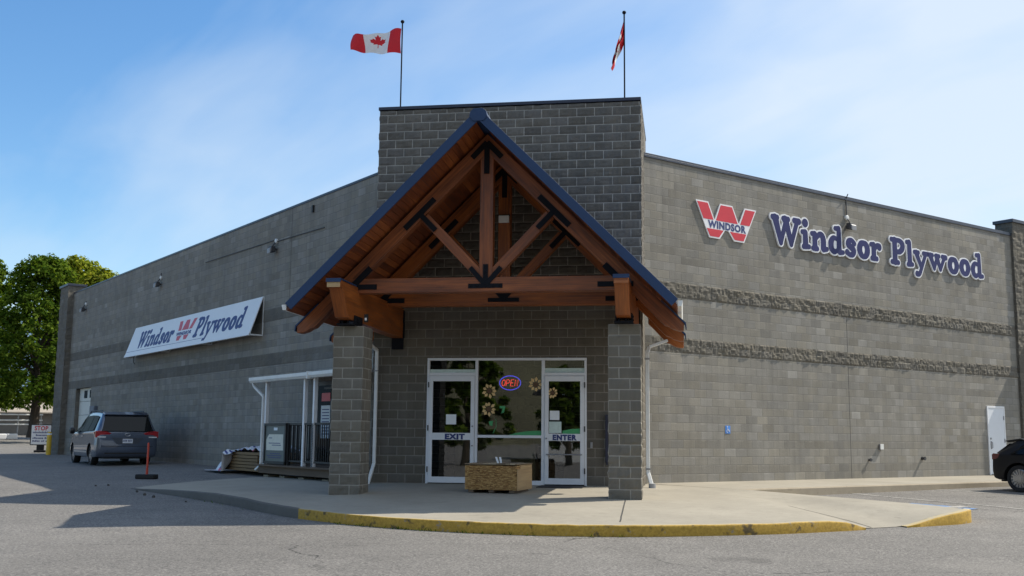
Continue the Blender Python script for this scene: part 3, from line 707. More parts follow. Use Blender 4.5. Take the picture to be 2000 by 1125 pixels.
# ---- doors
def glass_door(name, x0, x1, word, label, hinge_left):
    mb = MB(); y = -.03; D = .05; w = .085
    def b(a, c, e, f): mb.box((a, y, e), (c - a, 0, 0), (0, D, 0), (0, 0, f - e))
    b(x0, x0 + w, .02, 2.355); b(x1 - w, x1, .02, 2.355); b(x0 + w, x1 - w, 2.24, 2.355); b(x0 + w, x1 - w, .02, .15); b(x0 + w, x1 - w, .95, 1.105)
    dr = mb.build(name, M_WHITE, BLD, bevel=.005, label=label)
    pane(x0 + w, x1 - w, .15, .95, dr, .0); pane(x0 + w, x1 - w, 1.105, 2.24, dr, .0)
    font_mesh(word, .155, ((x0 + x1) / 2 + (.08 if word == 'EXIT' else .0), y - .006, .972), (1, 0, 0), (0, 0, 1), (0, .005, 0), M_NAVYP, 'lettering', dr, 'EXIT' and .06, sx=1.25 if word == 'EXIT' else 1.0)
    mb = MB()
    if word == 'ENTER':
        mb.tube([(x0 + w - .02, y - .05, .66), (x1 - w + .02, y - .05, .66)], .014)
        for xx in (x0 + .05, x1 - .05): mb.tube([(xx, y - .05, .66), (xx, y + .01, .66)], .012)
        mb.build('door_handle', M_GREYPL, dr)
    for zl in ((1.0,) if word == 'ENTER' else (.83, 1.25)):
        xl = x0 + .04 if word == 'ENTER' else x1 - .04; mb = MB(); mb.tube([(xl, y - .02, zl), (xl, y + .02, zl)], .018); mb.build('door_lock', M_GREYPL, dr)
    hx = x0 - .012 if hinge_left else x1 + .012
    for z in (.25, 1.15, 2.1): mb = MB(); mb.tube([(hx, y - .012, z), (hx, y - .012, z + .12)], .014); mb.build('hinge', M_DGREY, dr)
    return dr
glass_door('exit_door', -1.70, -.67, 'EXIT', 'glass door lettered EXIT', True)
glass_door('enter_door', .89, 1.75, 'ENTER', 'glass door lettered ENTER', False)
def sheet(name, x0, x1, z0, z1, y, mat, label, cat):
    mb = MB(); mb.box((x0, y, z0), (x1 - x0, 0, 0), (0, .004, 0), (0, 0, z1 - z0)); return tag(mb.build(name, mat), label, cat)
sheet('paper_notice', -1.31, -1.08, 1.29, 1.51, -.008, M_PAPER, 'white paper notice taped inside the EXIT door glass', 'notice')
sheet('paper_notice', 1.0, 1.21, 1.40, 1.60, -.008, M_PAPER, 'white paper notice on the ENTER door glass, above the green one', 'notice')
sheet('paper_notice', .985, 1.255, 1.12, 1.365, -.008, M_PAPERG, 'pale green notice on the ENTER door glass, below the white one', 'notice')
# painted decoration on the glass (flowers, leaves, a green mound)
def flower(cx, cz, r, y, label):
    t = thing('painted_flower', label, 'window painting', (cx, y, cz), 'flowers painted on the entrance glass')
    mb = MB()
    for k in range(9):
        a = k * 2 * math.pi / 9 + random.uniform(-.12, .12); ca, sa = math.cos(a), math.sin(a); ln = r * random.uniform(.9, 1.08)
        mb.prism([(ca * r * .42 - sa * r * .06, sa * r * .42 + ca * r * .06), (ca * ln * .72 - sa * r * .22, sa * ln * .72 + ca * r * .22), (ca * ln, sa * ln), (ca * ln * .72 + sa * r * .22, sa * ln * .72 - ca * r * .22), (ca * r * .42 + sa * r * .06, sa * r * .42 - ca * r * .06)], (cx, y, cz), (1, 0, 0), (0, 0, 1), (0, .002, 0))
    mb.build('petals', M_FLOWP, t)
    mb = MB(); mb.prism([(math.cos(k * .52) * r * .36, math.sin(k * .52) * r * .36) for k in range(12)], (cx, y, cz), (1, 0, 0), (0, 0, 1), (0, .002, 0)); mb.build('centre', M_FLOWC, t)
flower(-.355, 2.03, .165, .043, 'tan painted sunflower on the window glass, upper of the left pair')
flower(-.365, 1.63, .165, .043, 'tan painted sunflower on the window glass, lower of the left pair')
flower(.68, 2.17, .165, .043, 'tan painted sunflower on the window glass right of the OPEN sign')
flower(1.06, 1.99, .125, -.008, 'tan painted sunflower on the ENTER door glass')
mb = MB(); mb.tube([(-.26, .044, 1.10), (-.19, .044, 1.25), (-.2, .044, 1.42)], .006); mb.prism([(0, 0), (.13, .0), (.1, -.14), (.04, -.16), (.07, -.05), (0, -.05)], (-.12, .043, 1.70), (1, 0, 0), (0, 0, 1), (0, .002, 0)); mb.prism([(0, 0), (.1, .02), (.08, -.1), (.02, -.08)], (-.36, .043, 1.36), (1, 0, 0), (0, 0, 1), (0, .002, 0))
tag(mb.build('painted_leaves', M_GREENP), 'green leaves painted on the window glass between the left sunflowers', 'window painting')
mb = MB(); mb.prism([(0.08, 1.066), (.25, 1.115), (.45, 1.15), (.68, 1.165), (.81, 1.165), (.81, 1.066)], (0, .042, 0), (1, 0, 0), (0, 0, 1), (0, .002, 0))
tag(mb.build('painted_mound', M_GREENP), 'green painted mound along the bottom of the big window', 'window painting')
mb = MB(); mb.prism([(1.28, 1.106), (1.28, 1.17), (1.45, 1.205), (1.66, 1.22), (1.66, 1.106)], (0, -.008, 0), (1, 0, 0), (0, 0, 1), (0, .002, 0))
tag(mb.build('painted_mound', M_GREENP), 'green painted mound at the bottom of the ENTER door glass', 'window painting')
# neon sign hangs behind the glass
NE = thing('neon_sign', 'glowing oval neon OPEN sign inside the entrance window', 'sign', (.1, .1, 2.21))
mb = MB(); mb.tube([(.102 + .235 * math.cos(a * math.pi / 16), .10, 2.21 + .155 * math.sin(a * math.pi / 16)) for a in range(33)], .010, 6); mb.build('border_tube', M_NEONB, NE)
mb = MB()
def stroke(pts, ox): mb.tube([(ox + x * .085 + (y - .5) * .02, .095, 2.14 + y * .14) for x, y in pts], .0075, 6)
stroke([(.5 + .42 * math.cos(k * math.pi / 6), .5 + .48 * math.sin(k * math.pi / 6)) for k in range(13)], -.085)
stroke([(.1, 0), (.1, 1), (.6, 1), (.85, .85), (.85, .6), (.6, .45), (.12, .45)], .01)
stroke([(.85, 0), (.1, 0), (.1, 1), (.85, 1)], .11); stroke([(.1, .5), (.7, .5)], .11)
stroke([(.1, 0), (.1, 1), (.8, 0), (.8, 1)], .205)
mb.build('lettering', M_NEONR, NE)
mb = MB(); mb.box((1.885, -.03, .80), (.05, 0, 0), (0, .028, 0), (0, 0, .13)); mb.box((1.895, -.036, .85), (.03, 0, 0), (0, .007, 0), (0, 0, .03))
tag(mb.build('door_buzzer', M_GREYPL, bevel=.004), 'small pale buzzer box on the block wall right of the ENTER door', 'buzzer')
mb = MB(); mb.box((2.215, -.12, .50), (.06, 0, 0), (0, .10, 0), (0, 0, 1.02)); mb.tube([(2.245, -.07, .45), (2.245, -.07, .5)], .02)
tag(mb.build('wall_dispenser', plain('dark_navy_plastic', (.015, .017, .04), .5), bevel=.01), 'narrow dark navy dispenser on the wall behind the right pillar', 'dispenser')
mb = MB(); bpy.context.view_layer.update()
zmat = max(plaza_z(x, y) for x in (.87, 1.3, 1.8) for y in (-.1, -.6, -1.0))
mb.prism([(.85, -.15), (1.80, -.15), (1.80, -1.05), (.85, -1.05)], (0, 0, plaza_z(1.3, -.6) - .004), (1, 0, 0), (0, 1, 0), (0, 0, .016)); tag(mb.build('door_mat', M_MAT), 'dark mat on the concrete before the ENTER door', 'mat')

# ---- bundle of cedar shakes before the window
BX, BY = -.29, -2.84; bw, bd, bh = 1.04, 1.05, .52
zb = plaza_z(.1, -2.2) + .0
BT = thing('shake_bundle', 'strapped bundle of brown cedar shakes standing before the entrance window', 'wood bundle', (.15, -2.0, zb))
bu, bv = V((math.cos(.13), -math.sin(.13), 0)), V((math.sin(.13), math.cos(.13), 0)); bo = V((BX, BY, zb))
mb = MB(); z = .05
while z < bh - .02:
    h = random.uniform(.010, .017); x = 0
    while x < bw - .02:
        w = random.uniform(.022, .07); w = min(w, bw - x)
        mb.box(bo + bu * (x + .001) + bv * random.uniform(-.009, .007) + UP * z, bu * (w - .0025), bv * (.22), UP * (h - .0022)); x += w
    z += h
mb.build('shakes', M_SHAKE, BT)
mb = MB(); z = .05
while z < bh - .005:
    h = random.uniform(.03, .07); mb.box(bo + bv * .225 + UP * z + bu * random.uniform(-.006, .006), bu * bw, bv * (bd - .23), UP * (min(h, bh - z) - .002)); z += h
mb.box(bo + bv * .005 + bu * (bw + .001) + UP * .045, bu * .012, bv * (bd - .02), UP * (bh - .12))
mb.build('side_boards', M_SHSIDE, BT)
mb = MB(); x = -.02
while x < bw - .01:
    w = min(random.uniform(.08, .2), bw - x); mb.box(bo + bu * x + bv * random.uniform(-.02, .04) + UP * (bh - .0 + random.uniform(0, .008)), bu * (w - .006), bv * random.uniform(.9, 1.2), UP * random.uniform(.014, .03)); x += w
mb.build('top_boards', wood_mat('grey_cedar_top', [(.2, (.10, .07, .04)), (.5, (.22, .16, .10)), (.9, (.38, .31, .21))], .85, 1.2, 20., island=.7), BT)
for a in (.06, .47, .88): mb = MB(); mb.box(bo + bu * a + bv * .03, bu * .1, bv * (bd - .06), UP * .048); mb.build('runner', M_DECK, BT)
mb = MB()
for k, (a, t) in enumerate(((.54, -.35), (.60, -.2))):
    p = bo + bu * a + bv * .35 + UP * (bh + .02); mb.box(p, bu * .04, bv * .006, UP * .125 + bu * t * .13)
tag(mb.build('price_card', M_PAPER), 'pair of small white cards standing on top of the cedar shake bundle', 'card')

# ------------------------------------------------------------------ timber porch
PC = .187
PO = thing('timber_porch', 'stained timber gable porch with blue metal roof over the entrance', 'porch', (PC, -3.3, 0))
RY0, RY1, RZ, HW = -4.42, .55, 7.06, 3.60
def tri(y, side, d): return None
# roof slabs: blue metal above, boards below
for sgn in (-1, 1):
    mb = MB(); n = V((sgn * S, 0, S)); dn = V((sgn * S, 0, -S))
    top = V((PC + sgn * .07, RY0, RZ - .07)); L = (HW - .07) / S
    mb.box(top - n * .06, dn * L, V((0, RY1 - RY0, 0)), n * .06)
    mb.build('roof_sheet', M_BLUE, PO)
    mb = MB(); y = RY0 + .03                       # soffit boards run parallel to the ridge
    a = .10
    while a < L - .02:
        w = .135; mb.box(top - n * .105 + dn * a + V((0, .03, 0)), dn * (w - .006), V((0, RY1 - RY0 - .05, 0)), n * .04); a += w
    mb.build('soffit', M_SOF, PO)
    mb = MB()
    mb.box(top - n * .155 + V((0, -.03, 0)) + dn * .0, dn * (L + .02), V((0, .035, 0)), n * .165); mb.build('fascia', M_BLUE, PO, bevel=.004)
mb = MB(); mb.prism([(-.17, -.15), (-.15, -.06), (-.09, .0), (.09, .0), (.15, -.06), (.17, -.15), (.10, -.24), (-.10, -.24)], (PC, RY0 - .05, RZ), (1, 0, 0), (0, 0, 1), (0, .10, 0)); mb.prism([(-.20, -.18), (-.11, .0), (.11, .0), (.20, -.18)], (PC, RY0 + .05, RZ), (1, 0, 0), (0, 0, 1), (0, RY1 - RY0 - .06, 0)); mb.build('ridge_cap', M_BLUE, PO, bevel=.006)
for sgn in (-1, 1):
    ex = PC + sgn * (HW + .01); mb = MB()
    mb.prism([(0, 0), (sgn * .09, 0), (sgn * .09, -.02), (sgn * .07, -.10), (0, -.10)], (ex, RY0 + .02, RZ - HW - .03), (1, 0, 0), (0, 0, 1), (0, RY1 - RY0 - .04, 0)); mb.build('gutter', M_WPVC, PO, bevel=.004)
RT0 = 6.84                                        # rafter top line: z + |x-PC|
def rafter(yc, w, tail, sgn, zfar=None, xs=0.):
    mb = MB(); D = .36
    x1 = 3.72 if tail else 3.3
    pts = [(xs, RT0 - xs), (x1, RT0 - x1)]
    if tail:                                       # ogee-cut tail
        e = x1; q = RT0 - e; pts += [(e - .005, q - .13), (e - .08, q - .135), (e - .20, q - .10), (e - .28, q - .05), (e - .36, q - .02), (e - .50, q + .12), (e - .64, q + .64 - D / S * .72), (xs, RT0 - xs - D / S * .72)]
    else: pts += [(x1 - .25, RT0 - x1 - .25), (xs, RT0 - xs - D / S * .72)]
    mb.prism([(sgn * a, b) for a, b in pts], (PC, yc - w / 2, 0), (1, 0, 0), (0, 0, 1), (0, w, 0))
    # rewrite uv so the grain runs down the slope
    for k, f in enumerate(mb.f): mb.uv[k] = [((abs(mb.v[i].x - PC) - mb.v[i].z) * S + yc * 7, (abs(mb.v[i].x - PC) + mb.v[i].z) * S + mb.v[i].y + sgn) for i in f]
    return mb
def plate(mb, p, q, w, y, th=.012):
    p, q = V((p[0], y, p[1])), V((q[0], y, q[1])); mb.bar(p, q, (0, 1, 0), th, w)
def bolts(y, pts):
    for x, z in pts: mb = MB(); mb.lathe([(.017, 0), (.017, .012), (.010, .016)], (x, y + .0, z), (0, -1, 0), 6); mb.build('bolt', M_STEEL, PO)
def truss(y, w, wood, front):
    f = y - w / 2
    if front: bolts(f - .021, [(PC + a, 3.865) for a in (-.28, -.16, .16, .28)] + [(PC, 4.12), (PC, 4.23), (PC, 6.08), (PC, 6.18)])
    for sgn in (-1, 1):
        r = rafter(y, w, True, sgn).build('rafter', wood, PO, bevel=.008)
        mb = MB(); e = 3.72; mb.prism([(sgn * (e - .42), RT0 - e + .42 + .004), (sgn * (e + .015), RT0 - e + .004 - .015), (sgn * (e + .03), RT0 - e - .10), (sgn * (e + .045), RT0 - e - .10), (sgn * (e + .035), RT0 - e + .012), (sgn * (e - .42), RT0 - e + .42 + .024)], (PC, y - w / 2 - .012, 0), (1, 0, 0), (0, 0, 1), (0, w + .024, 0)); mb.build('tail_flashing', M_BLUE, r)
    mb = MB(); mb.box((PC - 2.72, y - w / 2 - .001, 3.75), (5.44, 0, 0), (0, w, 0), (0, 0, .285)); mb.build('tie_beam', wood, PO, bevel=.008)
    mb = MB(); mb.box((PC - .13, y - w * .45, 4.035), (.26, 0, 0), (0, w * .9, 0), (0, 0, RT0 - 4.035 - .30)); mb.build('king_post', wood, PO, bevel=.008)
    for sgn in (-1, 1):
        mb = MB(); a, b = V((PC + sgn * .12, y, 4.08)), V((PC + sgn * 1.22, y, 5.23)); mb.bar(a, b, (0, 1, 0), w * .8, .19); mb.build('strut', wood, PO, bevel=.006)
    mb = MB(); pf = f - .010
    ap = RT0 - .21                                 # apex plate
    plate(mb, (PC, ap + .0), (PC, ap - .58), .105, pf)
    for s_ in (-1, 1): plate(mb, (PC + s_ * .0, ap + .04), (PC + s_ * .29, ap - .26), .105, pf - .002 - .001 * (s_ > 0))
    mb.build('steel_plate', M_STEEL, PO)
    for s_ in (-1, 1):                             # strut-to-rafter plates
        mb = MB(); cx = 1.31; c = (PC + s_ * cx, RT0 - cx - .24)
        plate(mb, (c[0] - s_ * .29, c[1] + .29), (c[0] + s_ * .29, c[1] - .29), .11, pf); plate(mb, (c[0], c[1]), (c[0] - s_ * .32, c[1] - .33), .10, pf - .003); mb.build('steel_plate', M_STEEL, PO)
    mb = MB()
    plate(mb, (PC - .33, 3.865), (PC + .33, 3.865), .085, pf); plate(mb, (PC, 3.87), (PC, 4.28), .095, pf - .002)
    for s_ in (-1, 1): plate(mb, (PC, 3.88), (PC + s_ * .30, 4.22), .095, pf - .004 - .001 * (s_ > 0))
    mb.build('steel_plate', M_STEEL, PO)
    for s_ in (-1, 1):
        mb = MB(); plate(mb, (PC + s_ * 2.13, 3.87), (PC + s_ * 2.80, 3.87), .10, pf); plate(mb, (PC + s_ * 2.26, 4.24), (PC + s_ * 2.72, 3.78), .12, pf - .003); mb.build('steel_plate', M_STEEL, PO)
truss(-3.40, .22, M_WOOD, True)
truss(-1.30, .22, M_WOOD2, False)
for sgn in (-1, 1):
    rr = rafter(.34, .22, True, sgn, xs=2.95).build('rafter', M_WOOD2, PO, bevel=.008)
# ledger beams over the pillars
for cx, lab in ((-2.444, 'left timber beam'), (2.817, 'right timber beam')):
    mb = MB(); zt = 3.86
    pts = [(-4.62, zt), (0, zt), (0, zt - .66), (-3.88, zt - .66), (-4.10, zt - .64), (-4.44, zt - .20), (-4.50, zt - .14), (-4.62, zt - .14)]
    mb.prism(pts, (cx - .13, 0, 0), (0, 1, 0), (0, 0, 1), (.26, 0, 0)); bmm = mb.build('beam', M_WOOD2, PO, bevel=.008, label=lab)
    mb = MB(); mb.box((cx - .142, -4.645, zt + .002), (.284, 0, 0), (0, 1.0, 0), (0, 0, .022)); mb.box((cx - .142, -4.647, zt - .045), (.284, 0, 0), (0, .018, 0), (0, 0, .045)); mb.build('beam_cap', M_BLUE, bmm)
    mb = MB(); mb.box((cx - .125, -4.624, zt - .138), (.25, 0, 0), (0, .003, 0), (0, 0, .09)); mb.build('end_grain', M_SHSIDE if cx < 0 else M_WOOD, bmm)
    mb = MB(); mb.box((cx - .17, -3.86, 3.105), (.34, 0, 0), (0, .7, 0), (0, 0, .03)); mb.box((cx - .155, -3.75, 3.135), (.02, 0, 0), (0, .5, 0), (0, 0, .16)); mb.box((cx + .135, -3.75, 3.135), (.02, 0, 0), (0, .5, 0), (0, 0, .16))
    for dx in (-.08, 0.04): mb.lathe([(.022, 0), (.022, .05)], (cx + dx, -3.80, 3.135), (0, 0, 1), 6)
    for zz in (3.18, 3.24): mb.lathe([(.018, 0), (.018, .02)], (cx + .155, -3.6, zz), (1, 0, 0), 6)
    mb.build('bearing_plate', M_STEEL, PO)
    mb = MB(); mb.box((cx - .15, -.10, 3.20), (.02, 0, 0), (0, .09, 0), (0, 0, .62)); mb.box((cx + .13, -.10, 3.20), (.02, 0, 0), (0, .09, 0), (0, 0, .62)); mb.box((cx - .13, -.06, 2.95), (.26, 0, 0), (0, .045, 0), (0, 0, .25)); mb.build('wall_bracket', M_STEEL, PO)
    # pillar
    mb = MB(); w = .6; x0 = cx - w / 2; y0 = -3.63; st = .05; zt2 = 3.10
    path = [(x0, y0 + w - i * st) for i in range(12)] + [(x0 + i * st, y0) for i in range(12)] + [(x0 + w, y0 + i * st) for i in range(12)] + [(x0 + w - i * st, y0 + w) for i in range(13)]
    nn = len(path); rows = int(round((zt2 + .4) / st)); gl = []
    for j in range(rows + 1):
        z = -.4 + j * st + .0
        z = min(z, zt2)
        for i, (x, y) in enumerate(path):
            o = V((x - cx, y - y0 - w / 2, 0)); o = o / max(abs(o.x), abs(o.y))
            zb_ = (z + .1) % .2; d = (.006 + (.009 if z < 1.2 else 0)) * (noise.noise(V((x * 7, z * 8, y * 7))) + .7 * noise.noise(V((x * 19, z * 19, y * 19))))
            if min(zb_, .2 - zb_) < .012: d = -.006
            gl.append(V((x, y, z)) + o * d)
    for j in range(rows):
        for i in range(nn - 1):
            q = (j * nn + i, j * nn + i + 1, (j + 1) * nn + i + 1, (j + 1) * nn + i)
            mb.face([gl[k] for k in q], [((k % nn) * st + .2, -.3 + (k // nn) * st) for k in q])
    mb.face([gl[rows * nn + i] for i in range(nn - 1)])
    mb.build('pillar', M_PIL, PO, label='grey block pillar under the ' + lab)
mb = MB(); mb.box((-2.15, -3.62, 3.18), (.07, 0, 0), (0, .06, 0), (0, 0, .15)); mb.box((-2.135, -3.63, 3.21), (.04, 0, 0), (0, .02, 0), (0, 0, .05), 1)
tag(mb.build('security_camera', [M_BLACK, M_LAMPW], bevel=.004), 'small black camera with a pale lens on top of the left pillar', 'camera')
mb = MB(); mb.box((.187 - .11, -1.50, 5.50), (.22, 0, 0), (0, .08, 0), (0, 0, .15)); mb.box((.187 - .13, -1.49, 5.64), (.26, 0, 0), (0, .07, 0), (0, 0, .03), 1)
tag(mb.build('wall_lamp', [M_LAMPW, M_BLACK], bevel=.006), 'small pale lamp on the rear king post under the porch', 'lamp')

# downspouts
def downspout(pts, r, label, cat='downspout'):
    t = thing('downspout', label, cat, V(pts[-1])); mb = MB()
    P = [V(p) for p in pts]
    for a, b in zip(P, P[1:]):
        sd = V((1, 0, 0)) if abs((b - a).normalized().x) < .5 else V((0, 1, 0))
        mb.bar(a, b + (b - a).normalized() * r * .4, sd, r * 2, r * 1.6)
    mb.build('pipe', M_WPVC, t, bevel=.01)
    return t
d1 = downspout([(3.72, .42, 3.22), (3.16, -.06, 2.98), (3.12, -.10, 2.85), (3.12, -.10, .30), (3.20, -.30, .05)], .04, 'white downspout right of the right pillar against the sunlit wall')
mb = MB(); mb.lathe([(.075, -.06), (.075, .08), (.05, .085)], (3.21, -.32, 0), (0, 0, 1), 14); mb.build('drain_socket', M_GREYPL, d1)
for z in (2.70, .36): mb = MB(); mb.box((3.065, -.14, z), (.11, 0, 0), (0, .012, 0), (0, 0, .035)); mb.build('strap', M_GREYPL, d1)
d2 = downspout([(-3.0, -.40, 3.05), (-2.90, -.10, 2.92), (-2.90, -.10, 2.7), (-2.90, -.10, .42), (-2.97, -.30, -.02)], .036, 'white downspout just right of the left pillar against the tower')
mb = MB(); mb.box((-2.95, -.14, 2.45), (.10, 0, 0), (0, .012, 0), (0, 0, .03)); mb.build('strap', M_GREYPL, d2)

# ------------------------------------------------------------------ signs on the right wall
LG = thing('logo_sign', 'red W emblem sign with a white WINDSOR band on the sunlit wall', 'sign', RW(2.8, .05, 5.97))
W_OUT = [(1.70, 6.87), (2.14, 6.87), (2.36, 6.40), (2.56, 6.87), (3.01, 6.87), (3.24, 6.40), (3.46, 6.87), (3.90, 6.87), (3.40, 5.97), (3.05, 5.97), (2.79, 6.22), (2.53, 5.97), (2.18, 5.97)]
W_OUT = [(1.70, 6.87), (2.14, 6.87), (2.355, 6.42), (2.56, 6.87), (3.01, 6.87), (3.235, 6.42), (3.46, 6.87), (3.90, 6.87), (3.42, 5.97), (3.05, 5.97), (2.85, 6.20), (2.72, 6.20), (2.53, 5.97), (2.16, 5.97)]
W_RED = [[(1.745, 6.835), (2.115, 6.835), (2.315, 6.425), (1.96, 6.425)], [(2.58, 6.835), (2.99, 6.835), (3.19, 6.425), (2.40, 6.425)], [(3.485, 6.835), (3.845, 6.835), (3.63, 6.425), (3.28, 6.425)],
         [(2.07, 6.195), (2.665, 6.195), (2.505, 6.005), (2.185, 6.005)], [(2.90, 6.195), (3.505, 6.195), (3.395, 6.005), (3.07, 6.005)]]
def w_logo(M, o, u, v, d, par, red, white, th, text):
    pass
ro = RW(0, .008, 0)
mb = MB(); mb.prism(W_OUT, ro, RT, UP, RN * .03); LB_ = mb.build('backing', M_WEDGE, LG)
mb = MB()
for p in W_RED: mb.prism(p, RW(0, .038, 0), RT, UP, RN * .004)
mb.build('red_panel', M_RED, LG)
font_mesh('WINDSOR', .245, RW(2.80, .039, 6.228), RT, UP, RN * .004, M_NAVYP, 'lettering', LG, .045, sx=1.08)

LS = thing('letter_sign', 'raised navy letters with white edges reading Windsor Plywood on the sunlit wall', 'sign', RW(9.4, .05, 6.0))
def place_word(word, t0, t1, zb, sz, fn):
    wd = [GL[c][0] for c in word]; gap = .045; tot = sum(wd) + gap * (len(word) - 1); sx = (t1 - t0) / tot; x = t0
    for c, w in zip(word, wd): fn(c, x, sx); x += (w + gap) * sx
def chan(c, x, sx):
    st = GL[c][1]; sz = .505
    l1 = sdf_outline(st, .058, sx, sz, .53, .0125); l2 = sdf_outline(st, .020, sx, sz, .53, .0125)
    if c in 'do': l1 = [max(l1, key=lambda l: (max(p[0] for p in l) - min(p[0] for p in l)))]
    a = loops_mesh(l1, RW(x, .015, 6.09), RT, UP, RN * .04, M_WEDGE, 'letter', LS)
    loops_mesh(l2, RW(x, .055, 6.09), RT, UP, RN * .006, M_NAVY, 'letter_face', a)
place_word('Windsor', 4.50, 9.18, 6.09, .5, chan)
place_word('Plywood', 9.60, 14.42, 6.09, .5, chan)

# left sign: slanted white box
LP = thing('panel_sign', 'slanted white panel sign reading Windsor Plywood on the shaded left wall', 'sign', LW(14, .2, 3.96))
ta, tb = 7.86, 20.35; za, zb2 = 5.16, 3.97; nb = .45
fu, fv = -LT, (LW(0, .05, za) - LW(0, nb, zb2)); PH = fv.length; fv = fv.normalized(); fn_ = fu.cross(fv).normalized()
if fn_.dot(LN) < 0: fn_ = -fn_
po = LW(tb, nb, zb2)
mb = MB(); mb.box(po - fn_ * .03, fu * (tb - ta), fv * PH, fn_ * .03); mb.build('panel', M_SIGNW, LP, bevel=.005)
mb = MB(); mb.box(po + fv * .0 - fn_ * .035, fu * (tb - ta), fv * .10, fn_ * .036 + fn_ * .01); mb.box(po + fu * .05 + fv * .205, fu * 8.3, fv * .012, fn_ * .003, 1); mb.build('bottom_rail', [M_SIGNW, M_NAVYP], LP)
for t in (ta + .02, ta + 4.2, ta + 8.4, tb - .06):
    mb = MB(); mb.bar(LW(t, .0, 3.99), LW(t, .0, za), LT, .04, .04); mb.bar(LW(t, .0, 3.99), LW(t, nb - .03, 3.99), LT, .04, .04); mb.build('bracket', M_WPVC, LP)
mb = MB(); mb.tube([LW(tb - .6, .25, 3.98), LW(tb - .6, .25, 3.78), LW(tb - .7, .22, 3.70)], .015); mb.build('cable_tail', M_BLACK, LP)
shear = .05
def word_flat(word, x0, x1, y0, sz, nm):
    wd = [GL[c][0] for c in word]; gap = .05; tot = sum(wd) + gap * (len(word) - 1); sx = (x1 - x0) / tot; x = x0
    for c, w in zip(word, wd):
        lps = [[(px + x + py * shear, py + y0) for px, py in lp] for lp in sdf_outline(GL[c][1], .004, sx, sz, .52, .014)]
        loops_mesh(lps, po + fn_ * .001, fu, fv, fn_ * .006, M_NAVYP, 'letter', LP); x += (w + gap) * sx
word_flat('Windsor', 1.15, 5.15, .31, .45, 'lettering')
word_flat('Plywood', 7.35, 11.65, .31, .48, 'lettering')
mb = MB(); 
def mp(p): 
    x, y = (p[0] - 1.7) / 2.2, (p[1] - 5.97) / .9; return (5.33 + x * 1.80 + y * .04, .27 + y * .82)
for p in W_RED:
    mb.prism([mp(q) for q in p], po + fn_ * .001, fu, fv, fn_ * .005)
mb.build('red_panel', M_REDP, LP)
font_mesh('WINDSOR', .17, po + fu * (6.24) + fv * (.50), fu, fv, fn_ * .006, M_NAVYP, 'lettering', LP, .04, sx=1.75)

# ------------------------------------------------------------------ floodlights, little wall fittings
def floodlight(W, T, N, t, z, label, conduit):
    f = thing('floodlight', label, 'floodlight', W(t, .05, z), 'floodlights on the block walls')
    mb = MB(); mb.box(W(t - .12, .08, z - .10), T * .24, N * .14, UP * .18); mb.build('housing', M_DGREY, f, bevel=.02)
    mb = MB(); mb.box(W(t - .10, .215, z - .10), T * .20, N * .05 - UP * .04, UP * .14); mb.build('lens', M_GREYPL, f, bevel=.01)
    mb = MB(); mb.lathe([(.075, 0), (.075, .05), (.05, .06)], W(t, -.001, z + .25), N, 14); mb.build('junction_box', M_WPVC, f)
    mb = MB(); mb.tube([W(t, .05, z + .22), W(t, .14, z + .08)], .02); mb.bar(W(t, .0, z), W(t, .12, z), T, .06, .06)
    for a, b in conduit: mb.tube([W(*a), W(*b)], .014, 6)
    mb.build('conduit', M_DGREY, f)
floodlight(RW, RT, RN, 7.66, 6.92, 'floodlight on the sunlit wall between the Windsor letters, wired from the coping', [((7.66, .02, 7.22), (7.66, .02, 7.72)), ((7.66, .02, 7.72), (7.66, .09, 7.84))])
floodlight(LW, LT, LN, 7.1, 6.50, 'floodlight on the shaded wall nearest the tower', [((7.1, .02, 6.75), (7.1, .02, 6.80)), ((7.1, .02, 6.80), (13, .02, 6.86)), ((3.9, .02, 6.68), (7.1, .02, 6.74))])
floodlight(LW, LT, LN, 17.7, 6.62, 'floodlight on the shaded wall above the slanted sign', [((17.7, .02, 6.87), (17.7, .02, 7.05))])
floodlight(LW, LT, LN, 28.2, 6.62, 'floodlight on the shaded wall beside the far corner pier', [((28.2, .02, 6.87), (28.2, .02, 7.0))])
mb = MB(); mb.box(LW(4.60, 0, 7.22), LT * .07, LN * .06, UP * .20); tag(mb.build('wall_vent', M_BLACK), 'tiny black vent high on the shaded wall near the tower', 'vent')
AS = thing('parking_sign', 'small blue accessible parking sign on the sunlit wall', 'sign', RW(2.73, .01, 1.18))
mb = MB(); mb.box(RW(2.64, .0, 1.16), RT * .17, RN * .008, UP * .19); mb.build('plate', M_BLUES, AS)
mb = MB()
ring = [RW(2.715 + .035 * math.cos(k * .45), .011, 1.215 + .035 * math.sin(k * .45)) for k in range(11)]; mb.tube(ring, .006, 5)
mb.tube([RW(2.71, .011, 1.315), RW(2.715, .011, 1.255), RW(2.755, .011, 1.25), RW(2.775, .011, 1.20)], .007, 5); mb.lathe([(.014, 0), (.014, .005)], RW(2.707, .009, 1.332), RN, 8); mb.build('wheelchair_symbol', M_WPAINT, AS)
mb = MB(); mb.box(RW(8.76, 0, .76), RT * .11, RN * .06, UP * .17); mb.box(RW(8.74, .06, .78), RT * .15, RN * .015, UP * .15, 1); tag(mb.build('outlet_box', [M_GREYPL, M_WPVC], bevel=.006), 'small pale outlet box on the sunlit wall', 'outlet')
mb = MB(); mb.lathe([(.03, 0), (.03, .05), (.045, .05), (.045, .075)], RW(8.30, 0, .50), RN, 10); mb.bar(RW(8.22, .06, .50), RW(8.38, .06, .50), UP, .02, .02); tag(mb.build('hose_tap', M_DGREY), 'small dark hose tap on the sunlit wall below the outlet box', 'tap')
